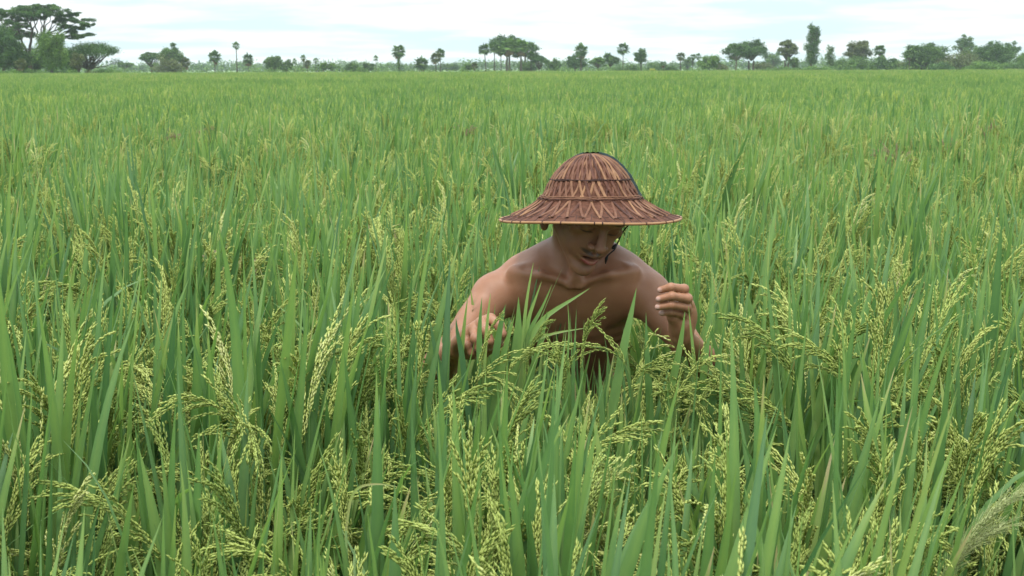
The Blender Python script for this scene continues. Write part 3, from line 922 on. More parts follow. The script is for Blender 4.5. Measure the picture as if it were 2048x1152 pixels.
mb = plain_mat('bamboo_strip', [(0.0, (0.055, 0.022, 0.014)), (0.3, (0.115, 0.046, 0.027)), (0.6, (0.170, 0.080, 0.045)), (1.0, (0.265, 0.138, 0.068))], 0.6, 60, 0.3, 0.2)
mh = plain_mat('hat_lining', [(0.1, (0.05, 0.020, 0.011)), (0.5, (0.132, 0.058, 0.036)), (1.0, (0.20, 0.092, 0.058))], 0.75, 45, 0.3, 0.12)
md_ = plain_mat('dark_binding', [(0.2, (0.03, 0.014, 0.011)), (0.9, (0.10, 0.045, 0.03))], 0.7, 80)
mr_ = plain_mat('rim_bamboo', [(0.1, (0.20, 0.095, 0.040)), (0.9, (0.38, 0.205, 0.09))], 0.5, 30)
hp(hat_shell(), 'hat_body', [mh])
g = hat_weave(0.1403, 0.0860, 44, 0.11, 0.0074, 11, 0.0, wt=0.22)
hp(g, 'crown_weave', [mb])
g = hat_weave(0.0850, 0.0470, 38, 0.066, 0.0064, 12, 0.25)
hp(g, 'side_weave', [mb])
g = hat_weave(0.0425, 0.0085, 32, 0.054, 0.0060, 13, 0.5)
hp(g, 'brim_weave', [mb])
g = Geo()
rng = np.random.default_rng(5)
for i in range(62):      # dark seams running out across the brim, in pairs
    a = 2 * np.pi * (i + rng.normal(0, 0.12)) / 62; s_ = np.linspace(0, 1, 8)
    z0_ = rng.uniform(0.010, 0.030)
    strip(g, t_at(z0_) + (0.985 - t_at(z0_)) * s_, a + rng.normal(0, 0.05) * s_, 0.0013, 0.0004 + 0 * s_, 0.4, 0.0005)
for i in range(44):      # little stitches where the strips end
    a = 2 * np.pi * (i + rng.normal(0, 0.15)) / 44; s_ = np.linspace(0, 1, 4)
    strip(g, t_at(0.0095) + 0 * s_ + rng.normal(0, 0.006), a + 0.028 * (s_ - 0.5) * 2, 0.0013, 0.0030 + 0 * s_, 0.5, 0.0008)
hp(g, 'brim_stitching', [md_])
g = ring(0.0850, 240, 0.003, 0.0011, 0.4, 0.3, 0.0036)
ring(0.0860, 240, 0.004, 0.0008, 0.3, 2.0, 0.0040, g)
hp(g, 'crown_cord', [md_])
g = ring(0.0455, 240, 0.002, 0.0017, 0.55, 0.0, 0.0036); ring(0.0490, 240, 0.002, 0.0014, 0.7, 1.0, 0.0036, g)
ring(0.0420, 240, 0.005, 0.0011, 0.1, 1.0, 0.0045, g, 23)
hp(g, 'band', [mb])
# rim: a split-bamboo hoop, with binding
g = Geo(); ph = np.linspace(0, 2 * np.pi, 241)
tube(g, hat_pt(np.full(241, 1.0), ph, 0.0) + HAT_Z * -0.0006, 0.0030, 8, 0.5, 0, False)
rim = hp(g, 'rim', [mr_])
g = Geo()
for i in range(26):
    g = Geo(); a = 2 * np.pi * (i + rng.normal(0, 0.2)) / 26
    q = hat_pt(np.array([1.0]), np.array([a]), 0.0)[0]; tg = unit(hat_pt(np.array([1.0]), np.array([a + 0.02]), 0.0)[0] - q)
    tube(g, [q - tg * 0.0012, q + tg * 0.0012], 0.0036, 8, rng.uniform(0.2, 0.8), 0)
    hp(g, 'rim_binding', [md_], hat)
# dark green net cap over the back of the crown
g = Geo()
Tm, Pm = np.meshgrid(np.linspace(0.07, t_at(0.047), 24), np.linspace(R(-14), R(150), 40), indexing='ij')
edge = np.sin((Pm - R(-14)) / (R(164)) * np.pi)
V = hat_pt(Tm, Pm, 0.003 + 0.0045 * np.clip(edge * 6, 0, 1) + 0.0012 * np.sin(Tm * 60) * np.sin(Pm * 9))
i = np.arange(23)[:, None] * 40; j = np.arange(39)[None]
g.add(V.reshape(-1, 3), np.stack([i + j, i + 40 + j, i + 41 + j, i + j + 1], -1).reshape(-1, 4))
hp(g, 'back_cloth', [plain_mat('dark_green_cloth', [(0.1, (0.006, 0.014, 0.012)), (0.9, (0.018, 0.036, 0.030))], 0.85, 90)])
# chin strap: black cord from under the brim, past the far cheek, hanging below the jaw
g = Geo()
def smooth_line(pts, n=24):
    pts = np.array(pts); t_ = np.linspace(0, len(pts) - 1, n); o = np.stack([np.interp(t_, np.arange(len(pts)), pts[:, k_]) for k_ in range(3)], -1)
    for _ in range(3): o[1:-1] = (o[:-2] + 2 * o[1:-1] + o[2:]) / 4
    return o
tube(g, smooth_line([P(1262, 446, 2.86), P(1251, 456, 2.86), P(1243, 468, 2.87), P(1238, 480, 2.88), P(1233, 490, 2.87), P(1230, 499, 2.855), P(1222, 505, 2.85)]), 0.0016, 6, 0.3)
tube(g, smooth_line([P(1222, 505, 2.85), P(1214, 512, 2.848), P(1212, 520, 2.85), P(1211, 528, 2.85)], 10), [0.0016, 0.0016, 0.0018, 0.0022, 0.0032, 0.0036, 0.0034, 0.0026, 0.0016, 0.0008], 6, 0.3)
tube(g, smooth_line([P(1233, 488, 2.86), P(1229, 493, 2.855), P(1224, 498, 2.85)], 8), [0.001, 0.0025, 0.0036, 0.004, 0.0042, 0.0038, 0.003, 0.001], 6, 0.3)
hp(g, 'chin_strap', [plain_mat('black_cord', [(0.2, (0.006, 0.006, 0.008)), (0.9, (0.02, 0.02, 0.024))], 0.5, 90)])
# ------------------------------------------------------------------ single plants one can pick out
def leaf_line(g, pts, width, tint, face=None, fold=0.3, n=14):
    """one leaf along a line of points, root first; width m at its widest"""
    pts = np.array(pts, float)
    t_ = np.linspace(0, len(pts) - 1, n)
    C = np.stack([np.interp(t_, np.arange(len(pts)), pts[:, k_]) for k_ in range(3)], -1)
    for _ in range(2): C[1:-1] = (C[:-2] + 2 * C[1:-1] + C[2:]) / 4
    D = unit(np.gradient(C, axis=0))
    face = np.array((0.15, -1, 0.2)) if face is None else np.array(face, float)
    sd = unit(np.cross(D, face)); nn = np.cross(sd, D)
    s_ = np.linspace(0, 1, n)
    hw = (width / 2 * np.minimum(1, 0.6 + s_ * 2) * (1 - s_ ** 2.2) + 0.0002)[:, None]
    V = np.stack([C - sd * hw, C - nn * hw * fold, C + sd * hw], 1)
    i = np.arange(n - 1)[:, None] * 3; j = np.arange(2)[None]
    Q = np.stack([i + j, i + j + 1, i + j + 4, i + j + 3], -1).reshape(-1, 4)
    g.add(V.reshape(-1, 3), Q, None, tint + 0.35 * np.repeat(np.clip(s_ - 0.85, 0, 1), 3), 0)

def plant(label, root_px, Y, leaves, heads, seed, group='rice plants in front of the stooping person', name='rice_plant'):
    rng = np.random.default_rng(seed)
    base = P(root_px, 900, Y); base[2] = 0.0
    root = empty(name, tuple(base))
    tag(root, label, 'rice plant', group)
    inv = Matrix.Translation(-Vector(base))
    def add(g, nm):
        o = g.obj(nm, [M['blade'], M['grain'], M['stem']]); o.parent = root; o.matrix_parent_inverse = inv
    gs_ = Geo()
    for lf in leaves:
        (pts, wpx, tint) = lf[:3]; dy = lf[3] if len(lf) > 3 else 0.0
        L = [P(x, y, Y + dy * (1 - i / (len(pts) - 1)) * -1) for i, (x, y) in enumerate(pts)]      # given tip first
        L = L[::-1]
        first = L[0]
        foot = base + np.array((rng.normal(0, 0.03), rng.normal(0, 0.02), 0.0))
        low = first + unit(first - L[1]) * 0.10; low[2] = min(low[2], first[2] - 0.06)
        g = Geo(); leaf_line(g, [low] + L, wpx / F_PX * Y, tint, (rng.uniform(-0.5, 0.6), -1, rng.uniform(0.0, 0.4)))
        add(g, 'leaf')
        tube(gs_, [foot, foot * 0.45 + low * 0.55 + (0, 0, 0.02), low, low + (L[0] - low) * 0.5], [0.0035, 0.003, 0.0022, 0.0015], 5, 0.4, 2)
    for pts, spread, tint, gsz in heads:
        L = np.array([P(x, y, Y) for x, y in pts])
        t_ = np.linspace(0, len(L) - 1, 14)
        C = np.stack([np.interp(t_, np.arange(len(L)), L[:, k_]) for k_ in range(3)], -1)
        for _ in range(3): C[1:-1] = (C[:-2] + 2 * C[1:-1] + C[2:]) / 4
        C[:, 1] += np.linspace(0, -0.03, 14)
        D = unit(np.gradient(C, axis=0))
        g = Geo(); panicle(g, rng, C[2:], D[2:], 0, tint, spread, gs=gsz); tube(g, C, 0.0010, 4, 0.5, 2, False)
        add(g, 'seed_head')
        foot = base + np.array((rng.normal(0, 0.03), rng.normal(0, 0.02), 0.0))
        tube(gs_, [foot, foot * 0.4 + C[0] * 0.6, C[0]], [0.0032, 0.0025, 0.0012], 5, 0.4, 2)
    add(gs_, 'stem')
    return root

plant('tall rice plant with fanned pointed leaves rising over the left side of the bare chest', 1046, 2.50, [
    ([(1067, 525), (1058, 570), (1048, 640), (1044, 740)], 9, 0.62),
    ([(1083, 563), (1070, 600), (1053, 645), (1047, 740)], 10, 0.6),
    ([(1104, 569), (1083, 620), (1055, 665), (1040, 750)], 12, 0.5),
    ([(1179, 577), (1140, 602), (1094, 628), (1060, 668), (1042, 740)], 14, 0.75),
    ([(1037, 594), (1037, 650), (1034, 700), (1028, 800)], 30, 0.48),
    ([(1094, 622), (1088, 660), (1076, 700), (1052, 780)], 15, 0.5),
    ([(1173, 656), (1130, 662), (1091, 670), (1050, 690), (1036, 760)], 8, 0.8),
], [([(1050, 800), (1052, 740), (1062, 690), (1083, 645)], 0.3, 0.2, 0.5)], 41)
plant('rice plant with broad leaves growing in front of the hand at the left', 972, 2.44, [
    ([(1011, 609), (1003, 640), (994, 690), (980, 800)], 20, 0.40),
    ([(964, 594), (959, 650), (958, 700), (966, 800)], 17, 0.45),
    ([(981, 587), (977, 620), (973, 660), (968, 740)], 8, 0.7),
    ([(912, 637), (914, 665), (923, 700), (932, 780)], 14, 0.05),
    ([(1030, 628), (1012, 690), (1000, 740), (990, 820)], 22, 0.5),
    ([(858, 632), (868, 690), (880, 740), (892, 830)], 18, 0.2),
], [([(965, 800), (963, 730), (974, 668), (992, 634)], 0.3, 0.5, 0.42),
    ([(950, 830), (946, 770), (960, 742), (1000, 750), (1020, 790)], 1.1, 0.6, 1.0)], 42)
plant('rice plant with a long bowed grain head arching across the bare belly', 1250, 2.46, [
    ([(1273, 576), (1262, 630), (1250, 680), (1228, 800)], 22, 0.48),
    ([(1292, 625), (1293, 690), (1296, 740), (1300, 830)], 18, 0.45),
    ([(1240, 690), (1250, 730), (1262, 780), (1270, 840)], 10, 0.3),
], [([(1266, 840), (1264, 760), (1250, 712), (1215, 692), (1160, 684), (1110, 687), (1066, 694)], 0.55, 0.42, 0.85),
    ([(1270, 850), (1262, 770), (1272, 735), (1300, 740), (1316, 770)], 1.0, 0.3, 0.85)], 43)
plant('rice plant with thin dark needle leaves and one upright grain head before the belly', 1160, 2.40, [
    ([(1135, 602), (1139, 655), (1136, 700), (1132, 800)], 5, 0.5),
    ([(1153, 619), (1150, 680), (1147, 740), (1146, 820)], 7, 0.45),
    ([(1105, 687), (1110, 720), (1122, 760), (1130, 830)], 12, 0.5),
    ([(1198, 717), (1200, 760), (1203, 800), (1205, 860)], 13, 0.5),
    ([(1168, 640), (1166, 700), (1163, 760), (1160, 830)], 5, 0.3),
], [([(1162, 830), (1160, 740), (1164, 690), (1174, 655), (1186, 622)], 0.35, 0.45, 0.6),
    ([(1130, 850), (1122, 790), (1128, 745), (1112, 715)], 0.7, 0.4, 0.8)], 44)
plant('rice plant with stiff bright leaves in front of the raised forearm at the right', 1362, 2.42, [
    ([(1370, 622), (1364, 670), (1353, 730), (1330, 830)], 20, 0.55),
    ([(1377, 612), (1383, 670), (1389, 730), (1400, 830)], 11, 0.5),
    ([(1424, 560), (1418, 640), (1410, 720), (1400, 830)], 18, 0.40),
    ([(1452, 640), (1440, 700), (1430, 760), (1420, 840)], 20, 0.42),
], [([(1400, 860), (1396, 780), (1388, 738), (1400, 712), (1424, 735)], 0.9, 0.6, 0.8),
    ([(1350, 870), (1346, 800), (1360, 770), (1392, 800)], 1.0, 0.5, 0.85)], 45)

# odd leaves and weeds standing out of the crop
def lone_leaf(name, label, pts, wpx, tint, Y, cat='leaf blade'):
    base = P(pts[-1][0], pts[-1][1], Y); base[2] = 0
    root = empty(name, tuple(base)); tag(root, label, cat)
    inv = Matrix.Translation(-Vector(base))
    L = [P(x, y, Y) for x, y in pts][::-1]
    g = Geo(); leaf_line(g, L, wpx / F_PX * Y, tint, (0.3, -1, 0.2))
    o = g.obj('leaf', [M['blade'], M['grain'], M['stem']]); o.parent = root; o.matrix_parent_inverse = inv
    g = Geo(); tube(g, [base, base * 0.4 + L[0] * 0.6, L[0] + (L[1] - L[0]) * 0.2], [0.004, 0.003, 0.002], 5, 0.5, 2)
    o = g.obj('stem', [M['blade'], M['grain'], M['stem']]); o.parent = root; o.matrix_parent_inverse = inv
lone_leaf('dry_rice_leaf', 'tall dry tan leaf standing behind the person to the right of the hat', [(1400, 334), (1402, 370), (1408, 410), (1412, 450)], 7, 1.0, 6.6)
lone_leaf('dry_rice_leaf', 'reddish leaf with a pale tip leaning among the rice near the lower right', [(1879, 745), (1890, 820), (1912, 900), (1940, 1010)], 20, 0.90, 1.95)
lone_leaf('dry_rice_leaf', 'thin withered pink leaf tip bent over sideways low in front', [(798, 974), (760, 967), (722, 970), (700, 990), (690, 1080)], 6, 1.0, 1.72)

M['weed'] = leaf_mat('weed_head', [(0.0, (0.24, 0.14, 0.09)), (0.5, (0.38, 0.27, 0.18)), (1.0, (0.50, 0.46, 0.24))], 0.2, 0.6)
M['awn'] = leaf_mat('grass_awn', [(0.0, (0.34, 0.40, 0.16)), (1.0, (0.58, 0.60, 0.30))], 0.3, 0.6)
def weed(label, pts_list, Y, tint, spread, gsz, seed):
    rng = np.random.default_rng(seed)
    base = P(pts_list[0][0][0], pts_list[0][0][1], Y); base[2] = 0
    root = empty('wild_grass', tuple(base)); tag(root, label, 'weed', 'weeds standing out of the rice', 'thing')
    inv = Matrix.Translation(-Vector(base)); gs_ = Geo()
    for pts in pts_list:
        L = np.array([P(x, y, Y) for x, y in pts]); t_ = np.linspace(0, len(L) - 1, 12)
        C = np.stack([np.interp(t_, np.arange(len(L)), L[:, k_]) for k_ in range(3)], -1); D = unit(np.gradient(C, axis=0))
        g = Geo(); panicle(g, rng, C[1:], D[1:], 0, tint, spread, 0, 0, gsz * 0.75); tube(g, C, 0.0014, 4, tint, 0, False)
        o = g.obj('seed_head', [M['weed']]); o.parent = root; o.matrix_parent_inverse = inv
        tube(gs_, [base, base * 0.4 + C[0] * 0.6, C[0]], [0.003, 0.0025, 0.0015], 5, 0.6, 0)
    o = gs_.obj('stem', [M['stem']]); o.parent = root; o.matrix_parent_inverse = inv
weed('brown drooping weed head, the larger of the pair far out left in the crop', [[(385, 290), (392, 272), (404, 262), (422, 257)]], 11.5, 0.3, 0.7, 1.6, 1)
weed('pinkish weed head, lower and paler of the pair far out left', [[(322, 300), (328, 284), (345, 272)]], 10.6, 0.4, 0.7, 1.5, 2)
weed('small reddish weed tuft in the crop beyond and left of the hat', [[(925, 300), (926, 280), (920, 262)], [(926, 298), (930, 276), (938, 264)]], 11.0, 0.3, 1.0, 1.5, 3)
weed('spreading brown weed with several loose heads in the crop at the right', [[(1790, 350), (1784, 325), (1762, 305)], [(1790, 350), (1792, 320), (1775, 300)], [(1790, 352), (1800, 330), (1812, 345)], [(1790, 350), (1788, 330), (1770, 322)]], 8.3, 0.35, 1.0, 1.4, 4)
weed('pinkish fan of weed heads standing farther right in the crop', [[(1900, 345), (1898, 320), (1888, 296)], [(1900, 345), (1904, 318), (1906, 296)], [(1901, 347), (1912, 325), (1930, 315)]], 8.6, 0.45, 0.9, 1.3, 5)
weed('small pink weed tuft sticking up in the far crop at the right', [[(1975, 290), (1973, 275), (1966, 262)], [(1975, 290), (1978, 272), (1980, 258)]], 10.5, 0.5, 0.9, 1.4, 6)
weed('tangle of fine beige weed heads over the rice at the left', [[(500, 600), (490, 560), (460, 525), (420, 515)], [(505, 600), (500, 560), (480, 535), (450, 530)], [(510, 600), (520, 560), (505, 540), (470, 545)], [(500, 600), (478, 580), (462, 560), (455, 590)]], 3.9, 0.75, 1.3, 1.0, 7)

def awned_grass():
    rng = np.random.default_rng(9); Y = 1.62
    base = P(1880, 1300, Y); base[2] = 0
    root = empty('barnyard_grass', tuple(base)); tag(root, 'arching grass with long hairy awns leaning out of the lower right corner', 'weed', None, 'thing')
    inv = Matrix.Translation(-Vector(base)); gs_ = Geo()
    for pts in ([(1880, 1200), (1905, 1128), (1950, 1062), (2000, 1012), (2052, 980), (2090, 968)], [(1872, 1230), (1888, 1160), (1920, 1110), (1960, 1075), (2005, 1052)]):
        L = np.array([P(x, y, Y) for x, y in pts]); t_ = np.linspace(0, len(L) - 1, 40)
        C = np.stack([np.interp(t_, np.arange(len(L)), L[:, k_]) for k_ in range(3)], -1)
        for _ in range(4): C[1:-1] = (C[:-2] + 2 * C[1:-1] + C[2:]) / 4
        D = unit(np.gradient(C, axis=0)); g = Geo(); tube(g, C, 0.0011, 5, 0.5, 0, False)
        for i in range(260):
            s_ = 6 + rng.random() * 33; c = np.array([np.interp(s_, np.arange(40), C[:, k_]) for k_ in range(3)]); d = D[min(int(s_), 39)]
            r = unit(np.cross(d, rng.normal(size=3))); gd = unit(d + r * rng.uniform(0.1, 0.5)); q = c + r * rng.uniform(0.001, 0.0035)
            tube(g, [q, q + gd * 0.0022, q + gd * 0.0045], [0.0006, 0.0018, 0.0005], 4, rng.random(), 0, False)
            l = rng.uniform(0.015, 0.032); e = unit(gd + (rng.uniform(-0.1, 0.3), 0, rng.uniform(-0.1, 0.25)))
            tube(g, [q + gd * 0.004, q + gd * 0.004 + e * l * 0.5, q + gd * 0.004 + unit(e + (0, 0, -0.1)) * l], [0.00034, 0.00028, 0.0002], 3, rng.random(), 0, False)
        o = g.obj('seed_head', [M['awn']]); o.parent = root; o.matrix_parent_inverse = inv
        tube(gs_, [base, base * 0.4 + C[0] * 0.6, C[0]], [0.003, 0.0022, 0.0013], 5, 0.6, 0)
    o = gs_.obj('stem', [M['stem']]); o.parent = root; o.matrix_parent_inverse = inv
awned_grass()
# ------------------------------------------------------------------ trees beyond the field
def fol(name, a, b, c): return leaf_mat(name, [(0.0, a), (0.5, b), (1.0, c)], 0.12, 0.7, False, 0.2)
FOL = {
 'dark':   fol('foliage_dark', (0.025, 0.060, 0.020), (0.058, 0.120, 0.034), (0.12, 0.21, 0.055)),
 'mid':    fol('foliage_mid', (0.030, 0.065, 0.020), (0.070, 0.135, 0.036), (0.15, 0.24, 0.06)),
 'bright': fol('foliage_bright', (0.05, 0.10, 0.02), (0.10, 0.19, 0.038), (0.17, 0.27, 0.06)),
 'olive':  fol('foliage_olive', (0.05, 0.065, 0.025), (0.10, 0.125, 0.045), (0.17, 0.185, 0.075)),
 'yellow': fol('flower_yellow', (0.10, 0.18, 0.03), (0.30, 0.32, 0.05), (0.65, 0.55, 0.08)),
 'dead':   fol('dead_frond', (0.10, 0.065, 0.035), (0.20, 0.135, 0.075), (0.32, 0.24, 0.14)),
}
BARK = plain_mat('bark', [(0.1, (0.030, 0.024, 0.018)), (0.9, (0.11, 0.088, 0.065))], 0.9, 3, 0.5, 0.15, (1, 1, 0.3))
LBARK = plain_mat('pale_bark', [(0.1, (0.08, 0.065, 0.048)), (0.9, (0.22, 0.19, 0.15))], 0.9, 3, 0.5, 0.15, (1, 1, 0.3))

def limb(g, a, b, ra, rb, rng, n=6, wob=0.06, mat=0):
    a = np.array(a, float); b = np.array(b, float); s_ = np.linspace(0, 1, n)[:, None]
    L = np.linalg.norm(b - a); C = a + (b - a) * s_
    C[1:-1] += rng.normal(0, wob * L * 0.5, (n - 2, 3))
    C[:, 2] += (np.sin(s_[:, 0] * np.pi) * 0.0)
    tube(g, C, np.linspace(ra, rb, n), 7, 0.5 + rng.normal(0, 0.1), mat)
    return C

def leaves(g, rng, cen, rad, n, size, flat=1.0, hollow=0.35, mat=0, tb=0.5, wisp=0.22):
    """leaf sprays through a clump: more at its skin, none in its middle"""
    d = unit(rng.normal(size=(n, 3))); r = (hollow + (1 - hollow) * rng.random(n) ** 0.6)[:, None] * np.where(rng.random(n) < wisp, rng.uniform(1.0, 1.35, n), 1.0)[:, None]
    lump = 1 + 0.34 * np.sin(d[:, :1] * 5 + cen[0] * 3) * np.cos(d[:, 2:] * 6 + cen[1] * 2)
    p = np.asarray(cen) + d * r * lump * np.asarray(rad)
    a = unit(rng.normal(size=(n, 3)) * (1, 1, 0.6)); b = unit(np.cross(a, rng.normal(size=(n, 3)) + d * 0.8))
    s_ = (size * rng.uniform(0.6, 1.4, n))[:, None]
    V = np.stack([p - a * s_, p + b * s_ * 0.45, p + a * s_, p - b * s_ * 0.45], 1)
    ti = np.clip(tb + rng.normal(0, 0.20, n) + rng.normal(0, 0.17), 0, 1)
    g.add(V.reshape(-1, 3), np.arange(n * 4).reshape(-1, 4), None, np.repeat(ti, 4), mat)

def at_ground(px, Y):
    p = P(px, 140, Y); return np.array((p[0], Y, 0.0))
def top_z(px, py, Y): return P(px, py, Y)[2]
INV = {}
TREE_COUNT = [0]
def finish(name, label, cat, base, parts, group):
    root = empty(name, tuple(base)); tag(root, label, cat, group)
    for nm, g, mats in parts:
        o = g.obj(nm, mats); o.parent = root
    TREE_COUNT[0] += 1
    return root

def broadleaf(label, px, py, wpx, Y=450, kind='mid', form='round', trunk=0.3, seed=0, dens=1.0, lean=0.0, twin=False, cat='tree', bark=None):
    rng = np.random.default_rng(1000 + seed)
    base = at_ground(px, Y); Hh = top_z(px, py, Y); W = wpx / F_PX * Y * 1.16
    g = Geo(); t = Geo(); n_cl = max(10, int(22 * dens))
    size = 0.020 * Y / 20 if Y > 200 else 0.4
    size = max(0.16, 0.00052 * Y)
    nleaf = int(150 * dens)
    cl = []
    if form == 'round':
        z0 = Hh * trunk
        cc = np.array((lean * W, 0, (z0 + Hh) / 2)); rr = np.array((W / 2, W / 2 * 0.8, (Hh - z0) / 2))
        for i in range(n_cl):
            d = unit(rng.normal(size=3)); d[2] = d[2] * 0.9
            r = rng.uniform(0.30, 0.92)
            q = rng.uniform(0.16, 0.36)
            cl.append((cc + d * rr * min(r, 1 - q * 0.62), rr * q * rng.uniform(0.8, 1.15, 3)))
        cl.append((cc, rr * 0.5))
    elif form == 'bush':
        for i in range(n_cl):
            x = rng.uniform(-0.5, 0.5); h = Hh * 1.02 * (1 - (abs(x) * 2) ** 2.4 * 0.5) * rng.uniform(0.6, 1.0)
            q = rng.uniform(0.14, 0.24)
            cl.append((np.array((x * W * 0.85, rng.normal(0, 0.15) * W, h * rng.uniform(0.25, 0.70))), np.array((W * q, W * q, h * 0.34))))
    elif form == 'column':
        for i in range(n_cl):
            z = Hh * (trunk + (0.97 - trunk) * (i + 0.5) / n_cl); wv = W / 2 * (0.55 + 0.45 * math.sin((i / n_cl) * 3.1) ** 0.7)
            q = rng.uniform(0.3, 0.55) * W / 2
            cl.append((np.array((rng.uniform(-1, 1) * (wv - q * 0.6) * 0.9, rng.uniform(-1, 1) * wv * 0.6, z)), np.array((q, q, q * 1.15))))
    elif form == 'umbrella':
        for i in range(int(n_cl * 1.5)):
            a = rng.uniform(0, 2 * np.pi); r = math.sqrt(rng.random()) * W / 2 * 0.88
            z = Hh * (0.92 - 0.30 * (r / (W / 2)) ** 2 - (0.28 * rng.random() if rng.random() < 0.4 else 0.05 * rng.random()))
            q = W * rng.uniform(0.09, 0.16)
            cl.append((np.array((r * math.cos(a) + lean * W, r * math.sin(a) * 0.8, z)), np.array((q, q, q * rng.uniform(0.35, 0.65)))))
    tb = Hh * (0.035 if form != 'bush' else 0.02)
    f0 = np.array((lean * W * 0.6, 0, Hh * max(trunk, 0.2)))
    bk = bark or BARK
    stems = 2 if twin else 1
    for k_ in range(stems):
        off = np.array(((k_ - 0.5) * W * 0.12, 0, 0)) if twin else np.zeros(3)
        limb(t, off, f0 + off * 1.5, tb * 1.1, tb * 0.7, rng, 6, 0.03)
    for c, r in cl:
        if rng.random() < 0.75 or form == 'umbrella':
            limb(t, f0 + rng.normal(0, 0.1, 3) * tb, c, tb * 0.5, tb * 0.10, rng, 6, 0.07)
        leaves(g, rng, c, r, int(nleaf * (1.0 if form != 'umbrella' else 0.8)), size, hollow=0.25, tb=0.5)
    return finish('broadleaf_tree' if cat == 'tree' else 'bush', label, cat, base, [('crown', g, [FOL[kind]]), ('trunk', t, [bk])], 'bushes beyond the rice field' if cat == 'bush' else 'trees beyond the rice field')

def fan_leaf(g, rng, o, d, pet, R_, tint, mat=0, blades_=13, droop=0.0):
    """a palmyra leaf: stalk and a stiff round fan"""
    d = unit(d); side = unit(np.cross(d, (0.02, 0.03, 1.0)) + rng.normal(0, 0.12, 3)); up = np.cross(side, d)
    c = o + d * pet + np.array((0, 0, -pet * 0.15 * droop))
    V = [o, o + side * 0.05 * R_, c + side * 0.04 * R_, c]; Q = [(0, 1, 2, 3)]
    tr = []
    for i in range(blades_):
        a = R(-125 + 250 * i / (blades_ - 1)); l = R_ * rng.uniform(0.85, 1.05) * (1 - 0.15 * abs(i / (blades_ - 1) * 2 - 1))
        w_ = 0.14 * R_
        v = d * math.cos(a) + side * math.sin(a); q = -d * math.sin(a) + side * math.cos(a)
        tipp = c + v * l + up * rng.normal(-0.05, 0.07) * R_ + np.array((0, 0, -0.16 * R_ * (1 + droop)))
        k_ = len(V); m_ = c + v * l * 0.6
        V += [c, m_ - q * w_, tipp, m_ + q * w_]; Q.append((k_, k_ + 1, k_ + 2, k_ + 3))
    g.add(V, Q, None, tint, mat)

def palm(label, px, py, wpx, Y=450, seed=0, skirt=0.0, thick=1.0, bend=0.0, dense=1.0, foot=0.0, kind='mid', vine=False):
    rng = np.random.default_rng(2000 + seed)
    base = at_ground(px, Y); Hh = top_z(px, py, Y); W = wpx / F_PX * Y
    Rc = W / 2; pet = Rc * 0.50; Rf = Rc * 0.52
    zc = Hh - Rc * 0.86
    g = Geo(); t = Geo(); dd = Geo()
    s_ = np.linspace(0, 1, 8)
    C = np.stack([bend * W * s_ ** 1.5, 0 * s_, zc * s_], -1)
    tr = np.interp(s_, [0, 0.08, 0.5, 1], [0.30, 0.22, 0.17, 0.15]) * thick * max(0.6, Hh / 11)
    tube(t, C, tr, 9, 0.4 + 0.1 * rng.random())
    o = C[-1]
    n = int(34 * dense)
    for i in range(n):
        z = 1 - 1.75 * (i + 0.5) / n + rng.normal(0, 0.06); z = max(-0.9, min(0.99, z))
        a = i * 2.399 + rng.normal(0, 0.2); r = math.sqrt(max(0, 1 - z * z))
        d = np.array((r * math.cos(a), r * math.sin(a), z))
        fan_leaf(g, rng, o + d * 0.1, d, pet * rng.uniform(0.85, 1.15), Rf * rng.uniform(0.85, 1.1), np.clip(rng.normal(0.5, 0.2) + 0.1 * z, 0, 1), 0, droop=0.5 if z < 0 else 0)
    parts = [('crown', g, [FOL[kind]]), ('trunk', t, [BARK])]
    if skirt:
        for i in range(int(26 * skirt)):
            a = rng.uniform(0, 6.28); z = rng.uniform(-1.4, -0.5)
            d = unit(np.array((math.cos(a), math.sin(a), z)))
            fan_leaf(dd, rng, o + np.array((0, 0, -Rc * rng.uniform(0, 0.5))), d, pet * 0.7, Rf * 0.75, rng.random(), 0, droop=1.0)
        parts.append(('dead_leaves', dd, [FOL['dead']]))
    if vine:
        v = Geo()
        for k_ in range(9):
            leaves(v, rng, (C[-1] * (0.30 + 0.06 * k_)), (Rc * 0.20, Rc * 0.20, Hh * 0.05), 60, 0.22, hollow=0.5)
        parts.append(('climber', v, [FOL['bright']]))
    return finish('palmyra_palm', label, 'palm tree', base, parts, 'palm trees beyond the rice field')

B, PM = broadleaf, palm
